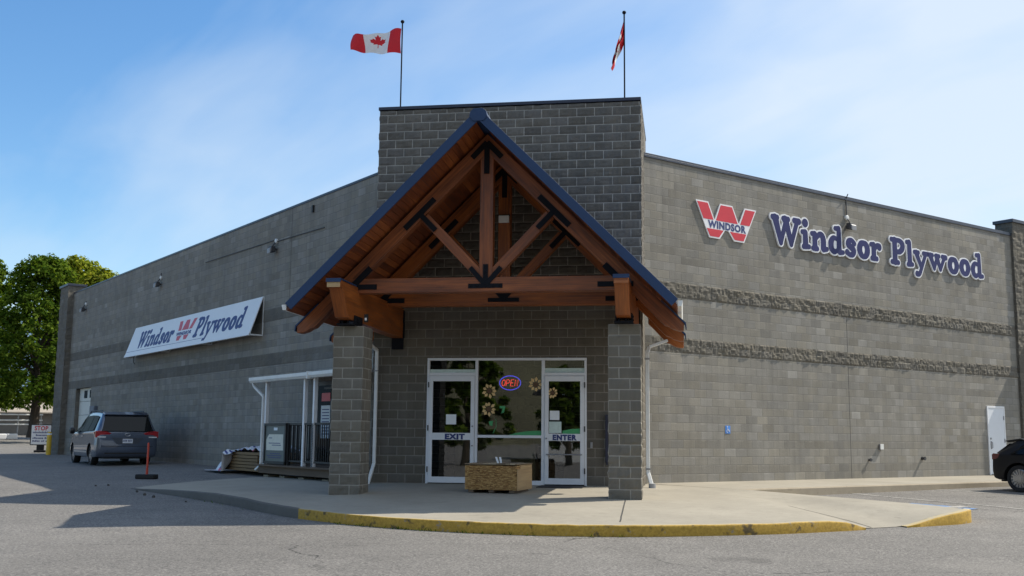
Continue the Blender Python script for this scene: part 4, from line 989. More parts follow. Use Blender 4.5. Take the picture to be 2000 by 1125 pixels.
mb = MB(); mb.lathe([(.05, 0), (.05, .03), (.038, .03), (.038, .085), (.052, .085), (.052, .11)], RW(10.78, 0, .53), RN, 12); tag(mb.build('pipe_stub', M_DGREY), 'dark pipe stub low on the sunlit wall toward the white door', 'pipe')
# side door in the right wall
SD = MB()
def rb(t0, t1, z0, z1, n0, n1): SD.box(RW(t0, n0, z0), RT * (t1 - t0), RN * (n1 - n0), UP * (z1 - z0))
rb(14.27, 14.33, .02, 2.12, -.02, .03); rb(15.20, 15.26, .02, 2.12, -.02, .03); rb(14.33, 15.20, 2.06, 2.12, -.02, .03)
sdf = SD.build('side_door', M_WPAINT, BLD, bevel=.004, label='plain white steel door at the right end')
SD = MB(); rb(14.33, 15.20, .04, 2.06, .0, .018); SD.build('door_leaf', M_DOORL, sdf)
SD = MB(); rb(14.385, 14.44, .80, 1.04, .018, .03); SD.tube([RW(14.41, .018, .82), RW(14.41, .07, .84), RW(14.41, .07, 1.0), RW(14.41, .018, 1.02)], .012); SD.lathe([(.03, 0), (.03, .02)], RW(14.41, .018, 1.12), RN, 12); SD.build('door_handle', M_GREYPL, sdf)
for z in (.3, 1.0, 1.7): SD = MB(); SD.tube([RW(15.19, .03, z), RW(15.19, .03, z + .12)], .014); SD.build('hinge', M_GREYPL, sdf)

# roll-up door in the left wall
RD = MB(); dn_ = -.18
for k in range(5): RD.box(LW(26.5, dn_ - .04, .02 + k * .61), LT * 2.55, LN * .04, UP * .597)
rd = RD.build('roll_up_door', M_ROLL, BLD, bevel=.006, label='cream sectional overhead door at the far end')
RD = MB()
for a, b in ((26.85, 27.35), (27.75, 28.25)): RD = MB(); RD.box(LW(a, dn_, 2.6), LT * (b - a), LN * .012, UP * .34); RD.build('door_window', M_CGLASS, rd)
RD = MB()
RD.face([LW(29.05, 0, -.3), LW(29.05, -.3, -.3), LW(29.05, -.3, B2), LW(29.05, 0, B2)], [(0, 0), (.3, 0), (.3, 3.4), (0, 3.4)]); RD.face([LW(26.5, -.3, -.3), LW(26.5, 0, -.3), LW(26.5, 0, B2), LW(26.5, -.3, B2)], [(0, 0), (.3, 0), (.3, 3.4), (0, 3.4)]); RD.face([LW(26.5, 0, B2), LW(29.05, 0, B2), LW(29.05, -.3, B2), LW(26.5, -.3, B2)]); RD.build('door_reveal', M_LB, rd)
mb = MB(); mb.box(LW(25.3, 0, 1.55), LT * .75, LN * .14, UP * .65); mb.box(LW(25.38, .14, 1.60), LT * .6, LN * .01, UP * .55); tag(mb.build('electrical_box', plain('blue_grey_enclosure', (.10, .12, .16), .5), bevel=.01), 'blue-grey electrical box on the shaded wall beside the cream overhead door', 'electrical box')

# ------------------------------------------------------------------ side entrance porch with deck on the left wall
zg = .02; DZ = .28
SP = thing('side_porch', 'small white lean-to canopy on posts over the raised side entrance', 'canopy', LW(2.4, .8, 0))
mb = MB(); q = [(0, 2.66), (1.62, 2.50), (1.62, 2.44), (0, 2.58)]
mb.prism(q, LW(-.9, 0, 0), LN, UP, LT * 5.45); mb.build('roof_sheet', M_WPAINT, SP)
mb = MB(); mb.prism([(1.56, 2.38), (1.56, 2.50), (1.70, 2.52), (1.70, 2.44), (1.66, 2.38)], LW(-.9, 0, 0), LN, UP, LT * 5.55); mb.box(LW(1.05, 1.55, 2.36), LT * .06, LN * .165, UP * .175); mb.build('gutter', M_WPVC, SP, bevel=.004)
for t in (3.86, 1.56, 1.02):
    mb = MB(); mb.box(LW(t - .045, 1.45, DZ), LT * .09, LN * .09, UP * (2.42 - DZ)); mb.build('post', M_WPAINT, SP, bevel=.006)
mb = MB(); P = [LW(4.55, 1.62, 2.40), LW(4.48, 1.60, 2.28), LW(3.98, 1.55, 2.02), LW(3.98, 1.55, .25), LW(4.15, 1.62, .12)]
for a, b in zip(P, P[1:]): mb.bar(a, b, LN, .06, .06)
mb.build('drain_pipe', M_WPVC, SP, bevel=.008)
DK = thing('side_deck', 'weathered timber deck raised on blocks below the white side canopy', 'deck', LW(1.8, .8, 0))
mb = MB(); n = 0.02
while n < 1.62: mb.box(LW(-1.0, n, DZ - .035), LT * 5.0, LN * .135, UP * .035); n += .142
mb.build('deck_boards', M_DECK, DK)
mb = MB(); mb.box(LW(-1.0, 1.56, DZ - .22), LT * 5.0, LN * .04, UP * .18); mb.box(LW(3.96, 0, DZ - .22), LT * .04, LN * 1.6, UP * .18); mb.build('rim_board', M_DECK, DK)
for t in (-.8, .2, 1.5, 2.6, 3.6): mb = MB(); mb.box(LW(t, 1.2, -.25), LT * .3, LN * .3, UP * (DZ - .02)); mb.build('support_block', M_CURBC, DK)
RL = thing('deck_railing', 'black metal railing with thin balusters around the side deck', 'railing', LW(2.4, 1.5, DZ))
mb = MB(); rz = 1.27
for (a, b) in ((-.9, 1.02), (1.10, 1.56), (1.60, 3.82)):
    mb.box(LW(a, 1.47, rz), LT * (b - a), LN * .05, UP * .05); mb.box(LW(a, 1.48, DZ + .09), LT * (b - a), LN * .03, UP * .04)
mb.box(LW(3.85, .05, rz), LT * .05, LN * 1.4, UP * .05); mb.box(LW(3.86, .05, DZ + .09), LT * .03, LN * 1.4, UP * .04)
for t in (-.9, .98, 2.38): mb.box(LW(t, 1.46, DZ), LT * .08, LN * .08, UP * (rz - DZ + .04))
mb.build('rail', M_BLACK, RL)
t = -.8
while t < 2.35: mb = MB(); mb.box(LW(t, 1.485, DZ + .11), LT * .02, LN * .02, UP * (rz - DZ - .11)); mb.build('baluster', M_BLACK, RL); t += .115
n = .12
while n < 1.4: mb = MB(); mb.box(LW(3.865, n, DZ + .11), LT * .02, LN * .02, UP * (rz - DZ - .11)); mb.build('baluster', M_BLACK, RL); n += .115
NB = thing('notice_board', 'black framed glass notice board with a painted cream reflection of a white vehicle, leaning at the deck railing', 'notice board', LW(3.1, 1.55, DZ))
mb = MB()
for a in ((2.45, 2.52), (3.72, 3.79)): mb.box(LW(a[0], 1.53, DZ + .02), LT * .07, LN * .05, UP * 1.0)
mb.box(LW(2.45, 1.53, DZ + .98), LT * 1.34, LN * .05, UP * .06); mb.box(LW(2.45, 1.53, DZ + .02), LT * 1.34, LN * .05, UP * .07); mb.build('frame', M_BLACK, NB)
mb = MB(); mb.box(LW(2.52, 1.54, DZ + .09), LT * 1.2, LN * .015, UP * .89); mb.build('backing', plain('grey_green_board', (.12, .14, .13), .5), NB)
mb = MB(); mb.prism([(2.62, .36), (3.64, .36), (3.66, .62), (3.58, .70), (3.50, .76), (2.64, .76)], LW(0, 1.555, DZ), LT, UP, LN * .004); mb.build('poster', plain('vehicle_reflection_cream', (.66, .65, .56), .6, 0, .1, 6.), NB)  # cream shape paints in the reflection of a white vehicle
mb = MB()
for k, (a, b, z) in enumerate(((2.8, 3.5, .53), (2.75, 3.3, .48), (3.3, 3.5, .66), (2.7, 3.6, .22), (2.75, 3.5, .17), (2.8, 3.4, .27))): mb.box(LW(a, 1.5595, DZ + z), LT * (b - a), LN * .002, UP * .018)
mb.box(LW(3.0, 1.556, DZ + .86), LT * .22, LN * .003, UP * .07, 1); mb.build('print', [M_NAVYP, M_PAPER], NB)
# side door behind the railing
mb = MB(); mb.box(LW(2.1, -.02, DZ), LT * 1.95, LN * .05, UP * 2.18); od = mb.build('side_door', M_BLACK, BLD, bevel=.004, label='dark doorway of the side entrance')
mb = MB(); mb.box(LW(2.25, .03, DZ + .06), LT * .78, LN * .008, UP * 2.0); mb.box(LW(3.12, .03, DZ + .06), LT * .78, LN * .008, UP * 2.0); mb.build('glass_pane', M_CGLASS, od)
mb = MB(); mb.box(LW(3.0, .038, DZ + 1.2), LT * .11, LN * .02, UP * .5); mb.box(LW(2.6, .04, DZ + 1.96), LT * .9, LN * .01, UP * .05); mb.build('door_handle', M_DGREY, od)
mb = MB(); mb.box(LW(3.15, .04, 1.92), LT * .5, LN * .006, UP * .22); mb.box(LW(3.12, .04, .95), LT * .55, LN * .006, UP * .86, 1)
for k in range(9): mb.box(LW(3.18, .047, 1.05 + k * .08), LT * .42, LN * .002, UP * .025, 2)
tag(mb.build('door_poster', [M_RED, M_PAPER, M_NAVYP]), 'red and white poster on the dark side entrance door', 'poster')

# lumber stack and wrap
LK = thing('lumber_stack', 'low stack of weathered boards by the shaded wall beside the side deck', 'lumber', LW(6.0, .7, 0))
random.seed(11)
for k in range(6):
    z = .06 + k * .085; mb = MB(); n = .25
    while n < 1.25: 
        mb.box(LW(4.5 + random.uniform(-.05, .1), n, z), LT * random.uniform(2.3, 2.8) * (1 - k * .03), LN * .15, UP * .07); n += .165
    mb.build('board_layer', M_LUM, LK, bevel=.004)
mb = MB(); nt, nn_ = 40, 30
for j in range(nn_ + 1):
    for i in range(nt + 1):
        a = i / nt; b_ = j / nn_; t = 4.55 + a * 3.15; n = .15 + b_ * 1.55
        top = .66 - .05 * a
        z = top
        if n > 1.22: z -= (n - 1.22) * (1.75 if a > .55 else .35)
        if t > 7.05: z -= (t - 7.05) * .75
        z += .10 * noise.noise(V((t * 2.2, n * 2.2, 0))) + .06 * noise.noise(V((t * 5.5, n * 5.5, 4))) + .025 * noise.noise(V((t * 14, n * 14, 0)))
        mb.v.append(LW(t + .06 * noise.noise(V((n * 4, 2, t))), n + .08 * noise.noise(V((t * 3, 1, n * 2))), max(z, .03)))
for j in range(nn_):
    for i in range(nt):
        if j > 21 and i < 19 + 3 * noise.noise(V((j * .5, 0, 0))): continue
        a = j * (nt + 1) + i; mb.f.append((a, a + 1, a + nt + 2, a + nt + 1)[::-1]); mb.uv.append([(0, 0)] * 4)
        f = noise.noise(V((i * .33, j * .8, 3))); mb.mi.append(1 if f > .27 else (2 if f < -.45 else 0))
tag(mb.build('lumber_wrap', [M_TARPW, M_TARPB, M_REDP], smooth=True, angle=70), 'crumpled white printed wrap thrown over the lumber stack', 'tarp')

# ------------------------------------------------------------------ flags
def pip(p, poly):
    x, y = p; c = False; n = len(poly)
    for i in range(n):
        (x1, y1), (x2, y2) = poly[i], poly[i - 1]
        if (y1 > y) != (y2 > y) and x < (x2 - x1) * (y - y1) / (y2 - y1) + x1: c = not c
    return c
half = [(0, 1), (.13, .76), (.26, .83), (.20, .40), (.42, .62), (.47, .50), (.70, .54), (.62, .30), (.72, .24), (.38, -.04), (.42, -.16), (.03, -.10), (.035, -.5)]
LEAF = half + [(-x, y) for x, y in half[::-1]]
def flag_thing(px, ztop, zbase, label, surf, nu, nv):
    f = thing('flagpole', label, 'flag', (px, .12, zbase), 'flags on the entrance tower')
    mb = MB(); mb.tube([(px, .12, zbase), (px, .12, ztop)], .017, 8); mb.build('pole', M_STEEL, f)
    mb = MB(); mb.lathe([(.005, -.045), (.035, -.03), (.048, 0), (.035, .03), (.005, .045)], (px, .12, ztop + .03), (0, 0, 1), 12); mb.build('finial', M_STEEL, f, smooth=True)
    mb = MB()
    for j in range(nv + 1):
        for i in range(nu + 1): mb.v.append(surf(i / nu, j / nv))
    for j in range(nv):
        for i in range(nu):
            a = j * (nu + 1) + i; u, v = (i + .5) / nu, (j + .5) / nv
            red = u < .25 or u > .75 or pip(((u - .5) / .25 * 1.12, (v - .48) / .43), LEAF)
            mb.f.append((a, a + 1, a + nu + 2, a + nu + 1)); mb.uv.append([(u, v)] * 4); mb.mi.append(0 if red else 1)
    mb.build('flag', [M_FABR, M_FABW], f, smooth=True, angle=80)
def s1(u, v):
    hgt = lerp(.61, .42, u ** 1.2); c = lerp(10.235, 10.19, u) + .035 * math.sin(u * 7.5 + .5) * u - .0
    y = .12 - .10 * math.sin(u * 8 + v * 1.5) * u ** .5 + .05 * math.sin(u * 17 + v * 3) * u
    fold = .16 * math.sin(max(0, u - .35) * 5) * (1 - v) * (u > .35)
    return V((-2.575 - u * 1.19 - .02 * math.sin(v * 3 + u * 6), y, c + (v - .5) * hgt + fold * .35 + .02 * math.sin(u * 14)))
flag_thing(-2.555, 10.68, TZ, 'maple leaf flag blowing open to the left on the tower', s1, 120, 60)
def s2(u, v):
    d = u * .92; fall = .25 * u + .75 * u * u
    x = 2.648 - .02 * math.sin(u * 3.1) - .25 * u ** 1.15 + .016 * math.sin(v * 9 + u * 9) * min(1, u * 4) - .03 * (1 - v) * min(1, u * 3)
    z = 10.50 - .61 * (1 - v) * (1 - .72 * u) - 1.05 * u
    return V((x, .12 + .13 * math.sin(v * 14 + u * 3) * min(1, u * 3), z))
flag_thing(2.655, 10.62, TZ, 'limp maple leaf flag hanging against its pole on the tower', s2, 80, 50)

# ------------------------------------------------------------------ small things in the yard
def g3(x, y, dz=0): return V((x, y, G(x, y) + dz))
DL = thing('delineator_post', 'orange post in a black base before the silver minivan', 'delineator', g3(-9.77, 2.8))
p = g3(-9.77, 2.8); mb = MB(); mb.lathe([(.034, .1), (.028, .3), (.026, .90), (.02, .92)], p, (0, 0, 1), 12); mb.build('post', M_ORANGE, DL, smooth=True)
mb = MB(); mb.box(p + V((-.26, -.14, 0)), (.52, 0, 0), (0, .28, 0), (0, 0, .12)); mb.build('base', M_RUBBER, DL, bevel=.03)
# stop board
ST = thing('yard_sign', 'white board with red STOP above rows of dark lines on a black stand', 'sign', g3(-28.6, 27.6)); p = g3(-28.6, 27.6)
fd = V((3.9 + 28.6, -23.4 - 27.6, 0)).normalized(); fr_ = V((-fd.y, fd.x, 0)); fd = (Matrix.Rotation(R_(-6), 3, 'Z') @ fd); fr_ = V((-fd.y, fd.x, 0))
mb = MB(); mb.box(p - fr_ * .50 + UP * .36, fr_ * 1.0, fd * .05, UP * 1.06); mb.build('frame', M_BLACK, ST)
mb = MB(); mb.box(p - fr_ * .455 + fd * .05 + UP * .405, fr_ * .91, fd * .012, UP * .97); mb.build('board', M_SIGNW, ST)
font_mesh('STOP', .30, p + fd * .063 + UP * 1.12, fr_, UP, fd * .006, M_RED, 'lettering', ST, .03, sx=.85)
mb = MB(); random.seed(4)
for k, (a, b) in enumerate(((-.48, .50), (-.30, .34), (-.48, .48), (-.48, .46))):
    a *= .8; b *= .8; x = a; z = .97 - k * .145
    while x < b - .04:
        w = random.uniform(.03, .06); hh = random.choice([.065, .065, .085]); mb.box(p + fr_ * x + fd * .063 + UP * z, fr_ * w, fd * .004, UP * hh); x += w + random.choice([.02, .02, .02, .07])
mb.build('print', M_NAVYP, ST)
mb = MB(); mb.box(p - fr_ * .18 - fd * .1 + UP * .10, fr_ * .36, fd * .12, UP * .4); mb.box(p - fr_ * .28 - fd * .3, fr_ * .56, fd * .5, UP * .11); mb.build('stand', M_RUBBER, ST, bevel=.02)
BO = thing('bollard', 'yellow steel bollard before the far corner pier', 'bollard', LW(30.2, .75, G(*LW(30.2, .75, 0)[:2])))
p = V(BO.location); mb = MB(); mb.lathe([(.11, 0), (.11, .95), (.085, 1.02), (.03, 1.05)], p, (0, 0, 1), 16); mb.build('post', M_YEL, BO, smooth=True)
mb = MB(); mb.lathe([(.1105, .90), (.1125, .91), (.1125, .97), (.1105, .98)], p, (0, 0, 1), 16); mb.build('reflective_band', M_PAPER, BO)

# ------------------------------------------------------------------ vehicles
def car(name, label, cat, loc, head, secs, wb, track, wr, paint, glass, spokes=10):
    T = thing(name, label, cat, loc); T.rotation_euler = (0, 0, head)
    bm = bmesh.new(); rings = []
    fine = [secs[0]] + [tuple(q) for q in catmull(secs, 4)[1:]]
    for (x, zb_, zl, zr, wm, wl, wt) in fine:
        hp = [(0, zb_), (wm * .86, zb_), (wm * .985, zb_ + .10), (wm, lerp(zb_, zl, .45)), (lerp(wm, wl, .6), lerp(zb_, zl, .8)), (wl, zl), (lerp(wl, wt, .55), lerp(zl, zr, .5)), (wt, zr - min(.07, (zr - zl) * .3)), (wt * .86, zr), (0, zr + .025)]
        lo_, hi_ = hp[:6], hp[5:]
        sm1 = catmull(lo_, 3); sm2 = catmull(hi_, 3); hp = sm1[:-1] + sm2
        ring = [bm.verts.new((x, max(0, y), z)) for y, z in hp] + [bm.verts.new((x, -max(0, y), z)) for y, z in hp[-2:0:-1]]
        rings.append(ring)
    n = len(rings[0])
    for a, b in zip(rings, rings[1:]):
        for k in range(n): bm.faces.new((a[k], a[(k + 1) % n], b[(k + 1) % n], b[k]))
    bm.faces.new(rings[0][::-1]) if False else bm.faces.new(rings[0]); bm.faces.new(rings[-1][::-1])
    bmesh.ops.recalc_face_normals(bm, faces=bm.faces)
    me = bpy.data.meshes.new('body'); bm.to_mesh(me); bm.free(); me.materials.append(paint); me.materials.append(M_BLACK)
    body = bpy.data.objects.new('body', me); COL.objects.link(body)
    cut = MB()
    for sx in (-1, 1):
        for sy in (-1, 1): cut.lathe([(wr + .055, -.30), (wr + .055, .30)], (sx * wb / 2, sy * (track / 2 + .02), wr), (0, 1, 0), 28)
    co = cut.build('cut', M_BLACK); md = body.modifiers.new('b', 'BOOLEAN'); md.operation = 'DIFFERENCE'; md.object = co; md.solver = 'EXACT'
    dg = bpy.context.evaluated_depsgraph_get(); m2 = bpy.data.meshes.new_from_object(body.evaluated_get(dg)); body.modifiers.clear(); body.data = m2; m2.name = 'body'
    bpy.data.objects.remove(co); m2.polygons.foreach_set('use_smooth', [True] * len(m2.polygons)); m2.set_sharp_from_angle(angle=R_(42)); body.parent = T
    for sx in (-1, 1):
        for sy in (-1, 1):
            c = V((sx * wb / 2, sy * (track / 2), wr)); ax = V((0, sy, 0)); mb = MB()
            mb.lathe([(wr * .70, .02), (wr * .68, -.10), (wr * .95, -.11), (wr, -.08), (wr, .08), (wr * .95, .11), (wr * .72, .10), (wr * .70, .02)], c, ax, 28, cap=False); w = lmesh(mb, 'wheel', M_RUBBER, T, True)
            mb = MB(); mb.lathe([(wr * .71, .02), (wr * .71, .085), (wr * .64, .095), (wr * .62, .05), (.0, .04)], c, ax, 28)
            for k in range(spokes):
                a = k * 2 * math.pi / spokes; d = V((math.cos(a), 0, math.sin(a))); e = V((-math.sin(a), 0, math.cos(a))); mb.bar(c + ax * .075 + d * .03, c + ax * .085 + d * wr * .66, e, wr * .085, .02)
            mb.lathe([(wr * .17, .06), (wr * .16, .10), (.0, .10)], c, ax, 14); lmesh(mb, 'rim', M_CHROME, w)
    return T, body
def lmesh(mb, name, mat, parent, smooth=False, bevel=0):
    """build with coordinates already local to the (rotated) thing"""
    o = mb.build(name, mat, None, smooth=smooth, bevel=bevel); o.parent = parent; return o
def side_glass(mb, secs, i, j, f0, f1, s, a0, a1, lift=.034):
    def pt(a, f):
        x = lerp(secs[i][0], secs[j][0], a); k = min(range(len(secs) - 1), key=lambda q: 0 if secs[q][0] <= x <= secs[q + 1][0] else 9); A, B = secs[k], secs[k + 1]; t = (x - A[0]) / (B[0] - A[0])
        zl, zr, wl, wt = (lerp(A[q], B[q], t) for q in (2, 3, 5, 6)); zt = zr - .07
        y = lerp(wl, lerp(wl, wt, .55), f / .5) if f < .5 else lerp(lerp(wl, wt, .55), wt, (f - .5) / .5)
        return V((x, s * (y + lift), lerp(zl, zt, f)))
    N_ = 5
    for q in range(N_):
        aa, ab = lerp(a0[0], a1[0], q / N_), lerp(a0[0], a1[0], (q + 1) / N_); ba, bb = lerp(a0[1], a1[1], q / N_), lerp(a0[1], a1[1], (q + 1) / N_)
        for fa, fb_ in ((f0, .5), (.5, f1)):
            ta, tb_ = (fa - f0) / (f1 - f0), (fb_ - f0) / (f1 - f0)
            P = [pt(lerp(aa, ba, ta), fa), pt(lerp(ab, bb, ta), fa), pt(lerp(ab, bb, tb_), fb_), pt(lerp(aa, ba, tb_), fb_)]
            mb.face(P if s < 0 else P[::-1])

SEC_V = [(-2.54, .42, .78, .82, .84, .82, .78), (-2.51, .32, .98, 1.04, .95, .93, .87), (-2.44, .27, 1.06, 1.22, .97, .95, .84), (-2.31, .26, 1.09, 1.46, .985, .955, .80), (-2.13, .25, 1.10, 1.66, .99, .96, .765), (-1.85, .25, 1.10, 1.72, .992, .962, .74), (-1.0, .25, 1.08, 1.755, .992, .962, .73), (.2, .25, 1.06, 1.735, .992, .96, .72),
         (.85, .25, 1.05, 1.60, .99, .955, .69), (1.62, .25, 1.04, 1.12, .985, .95, .80), (2.15, .27, .93, .99, .94, .90, .72), (2.42, .32, .80, .86, .86, .82, .62), (2.52, .40, .62, .68, .76, .72, .5)]
vh = R_(131)
vloc = V((-15.85, 11.75, 0)); vloc.z = G(vloc.x, vloc.y) - .01
VAN, vb = car('minivan', 'silver blue minivan parked beside the shaded wall, seen from behind', 'minivan', vloc, vh, SEC_V, 3.03, 1.66, .335, M_SILVER, M_CGLASS, 10)
for s in (-1, 1):
    mb = MB(); side_glass(mb, SEC_V, 4, 9, .06, .93, s, (.04, .06), (.27, .27)); side_glass(mb, SEC_V, 4, 9, .06, .93, s, (.285, .285), (.55, .53)); side_glass(mb, SEC_V, 4, 9, .06, .93, s, (.565, .545), (.86, .74)); lmesh(mb, 'side_window', M_CGLASS, VAN)
    mb = MB(); P = [(-2.525, .50, 1.055), (-2.50, .78, 1.13), (-2.44, .92, 1.12), (-2.25, .985, 1.13), (-2.10, .987, 1.09), (-2.40, .985, .93), (-2.505, .955, .92), (-2.53, .72, .92)]
    o = V((-.03, .014, 0)); mb.prism([(p_[0], p_[2]) for p_ in [(-2.50, 0, 1.12), (-2.12, 0, 1.10), (-2.38, 0, .93), (-2.50, 0, .90)]], (0, s * .955, 0), (1, 0, 0), (0, 0, 1), (0, s * .045, 0))
    mb.prism([(s * .955, 1.12), (s * .74, 1.13), (s * .50, 1.05), (s * .62, .95), (s * .955, .91)], (-2.518, 0, 0), (0, 1, 0), (0, 0, 1), (.06, 0, 0)); tl = lmesh(mb, 'tail_light', M_TAIL, VAN, bevel=.012)
    mb = MB(); mb.box((-2.535, s * .68 if s > 0 else -.94, .905), (.03, 0, 0), (0, .26, 0), (0, 0, .035)); mm = lmesh(mb, 'reverse_lens', M_LAMPW, tl)
    mb = MB(); mb.lathe([(.03, 0), (.10, .03), (.115, .1), (.10, .16), (.02, .19)], (1.08, s * 1.0, 1.13), (0, s, .0), 12); lmesh(mb, 'mirror', M_BLACK, VAN, True)
    mb = MB(); mb.tube([(-1.8, s * .66, 1.735), (-1.65, s * .66, 1.79), (.1, s * .66, 1.80), (.3, s * .66, 1.745)], .022, 6); lmesh(mb, 'roof_rail', M_BLACK, VAN)
    mb = MB(); mb.box((-1.1, s * .985, .40), (2.2, 0, 0), (0, s * .012, 0), (0, 0, .05)); lmesh(mb, 'sill_trim', M_CHROME, VAN)
    for x in (-.35, .55): mb = MB(); mb.box((x, s * .985, .93), (.2, 0, 0), (0, s * .03, 0), (0, 0, .03)); lmesh(mb, 'door_handle', M_CHROME, VAN)
mb = MB(); mb.prism([(-.82, 1.12), (-.78, 1.22), (-.68, 1.59), (.68, 1.59), (.78, 1.22), (.82, 1.12)], (-2.455, 0, 0), (0, 1, 0), (0, 0, 1), (.02, 0, 0))
for i, v in enumerate(mb.v): mb.v[i] = V((v.x - .125 + max(0, (v.z - 1.05)) * .53, v.y, v.z))
lmesh(mb, 'rear_window', M_CGLASS, VAN)
mb = MB(); mb.prism([(-2.33, 1.665), (-2.0, 1.75), (-1.9, 1.735), (-2.2, 1.62)], (0, -.70, 0), (1, 0, 0), (0, 0, 1), (0, 1.40, 0)); lmesh(mb, 'spoiler', M_SILVER, VAN, bevel=.01)
mb = MB(); mb.prism([(-.50, .90), (.50, .90), (.33, .70), (-.33, .70)], (-2.546, 0, 0), (0, 1, 0), (0, 0, 1), (.03, 0, 0)); lmesh(mb, 'plate_recess', plain('car_paint_recess', (.10, .11, .13), .3, .5), VAN)
mb = MB(); mb.box((-2.556, -.17, .725), (.008, 0, 0), (0, .32, 0), (0, 0, .14)); pl = lmesh(mb, 'number_plate', M_PLATE, VAN)
mb = MB(); random.seed(2)
for k in range(6): mb.box((-2.560, -.125 + k * .042 + (.02 if k > 2 else 0), .775), (.003, 0, 0), (0, .022, 0), (0, 0, .06))
lmesh(mb, 'plate_print', M_NAVYP, pl)
mb = MB(); mb.tube([(-2.535, .085 * math.cos(k * .45), 1.0 + .045 * math.sin(k * .45)) for k in range(15)], .009, 5); lmesh(mb, 'emblem', M_CHROME, VAN)
mb = MB(); mb.box((-2.556, -.82, .62), (.02, 0, 0), (0, 1.64, 0), (0, 0, .012)); mb.box((-2.545, -.70, .38), (.03, 0, 0), (0, 1.4, 0), (0, 0, .04)); lmesh(mb, 'bumper_trim', M_BLACK, VAN)
mb = MB(); mb.tube([(-2.5, -.55, .28), (-2.3, -.55, .28)], .035, 8); mb.box((-2.4, -.7, .22), (4.6, 0, 0), (0, 1.4, 0), (0, 0, .04)); lmesh(mb, 'underbody', M_BLACK, VAN)

SEC_S = [(-2.04, .46, .70, .75, .78, .76, .72), (-2.01, .36, .86, .91, .87, .85, .80), (-1.96, .30, .92, .97, .89, .87, .79), (-1.84, .28, .94, 1.10, .91, .89, .76), (-1.56, .27, .95, 1.32, .92, .89, .70), (-1.25, .27, .95, 1.39, .925, .895, .68), (-.4, .27, .95, 1.45, .925, .895, .66), (.35, .27, .93, 1.41, .925, .89, .64), (1.2, .27, .90, 1.00, .92, .87, .72), (1.8, .3, .82, .88, .87, .83, .68), (2.1, .36, .68, .74, .77, .73, .53), (2.16, .42, .56, .62, .69, .65, .48)]
SEC_S = [(a, b, c if c < .5 else .5 + (c - .5) * .85, .5 + (d - .5) * .85, *r_) for a, b, c, d, *r_ in SEC_S]
sh = R_(-45); wheel_near = V((11.93, 4.5, 0))
hd = V((math.cos(sh), math.sin(sh), 0)); rt = V((hd.y, -hd.x, 0))
sl = wheel_near - rt * .76 + hd * 1.34; sl.z = G(wheel_near.x, wheel_near.y)
SUV, sb = car('suv', 'black compact SUV backed up to the walk at the right edge', 'suv', sl, sh, SEC_S, 2.68, 1.56, .325, M_BLKPAINT, M_CGLASS, 16)
for s in (-1, 1):
    mb = MB(); side_glass(mb, SEC_S, 3, 8, .08, .92, s, (.10, .20), (.30, .31)); side_glass(mb, SEC_S, 3, 8, .08, .92, s, (.32, .33), (.55, .54)); side_glass(mb, SEC_S, 3, 8, .08, .92, s, (.57, .56), (.90, .74)); lmesh(mb, 'side_window', M_CGLASS, SUV)
    mb = MB(); mb.prism([(-1.98, .92), (-1.80, .91), (-1.86, .80), (-2.00, .76)], (0, s * .855, 0), (1, 0, 0), (0, 0, 1), (0, s * .045, 0)); mb.box((-2.03, s * .60 if s > 0 else -.86, .77), (.05, 0, 0), (0, .26, 0), (0, 0, .13)); lmesh(mb, 'tail_light', plain('dark_tail_lamp', (.12, .02, .025), .15, coat=1.), SUV, bevel=.012)
    mb = MB(); mb.lathe([(.03, 0), (.09, .03), (.105, .1), (.09, .15), (.02, .18)], (.75, s * .92, .90), (0, s, 0), 12); lmesh(mb, 'mirror', M_BLKPAINT, SUV, True)
    mb = MB(); mb.tube([(-1.3, s * .62, 1.26), (-1.2, s * .62, 1.305), (.1, s * .62, 1.33), (.25, s * .62, 1.27)], .018, 6); lmesh(mb, 'roof_rail', M_CHROME, SUV)
    mb = MB(); mb.box((-1.98, s * .875, .52), (.12, 0, 0), (0, s * .012, 0), (0, 0, .05)); lmesh(mb, 'side_reflector', plain('dark_tail_lamp', (.12, .02, .025), .15, coat=1.), SUV)
    for x in (-.55, .4): mb = MB(); mb.box((x, s * .91, .83), (.2, 0, 0), (0, s * .03, 0), (0, 0, .03)); lmesh(mb, 'door_handle', M_BLKPAINT, SUV)
mb = MB(); mb.prism([(-.74, 1.0), (.74, 1.0), (.62, 1.28), (-.62, 1.28)], (-1.97, 0, 0), (0, 1, 0), (0, 0, 1), (.02, 0, 0))
for i, v in enumerate(mb.v): mb.v[i] = V((v.x - .0 + (v.z - 1.0) * 1.0, v.y, v.z))
mb.v = [V((v.x, v.y, .5 + (v.z - .5) * .85)) for v in mb.v]; lmesh(mb, 'rear_window', M_CGLASS, SUV)
mb = MB(); mb.prism([(-1.82, 1.355), (-1.40, 1.425), (-1.30, 1.39), (-1.70, 1.31)], (0, -.64, 0), (1, 0, 0), (0, 0, 1), (0, 1.32, 0)); mb.v = [V((v.x, v.y, .5 + (v.z - .5) * .85)) for v in mb.v]; lmesh(mb, 'spoiler', M_BLKPAINT, SUV, bevel=.01)
mb = MB(); mb.box((-1.9, -.7, .24), (3.9, 0, 0), (0, 1.4, 0), (0, 0, .05)); mb.box((-2.05, -.7, .40), (.03, 0, 0), (0, 1.4, 0), (0, 0, .10)); lmesh(mb, 'underbody', M_BLACK, SUV)

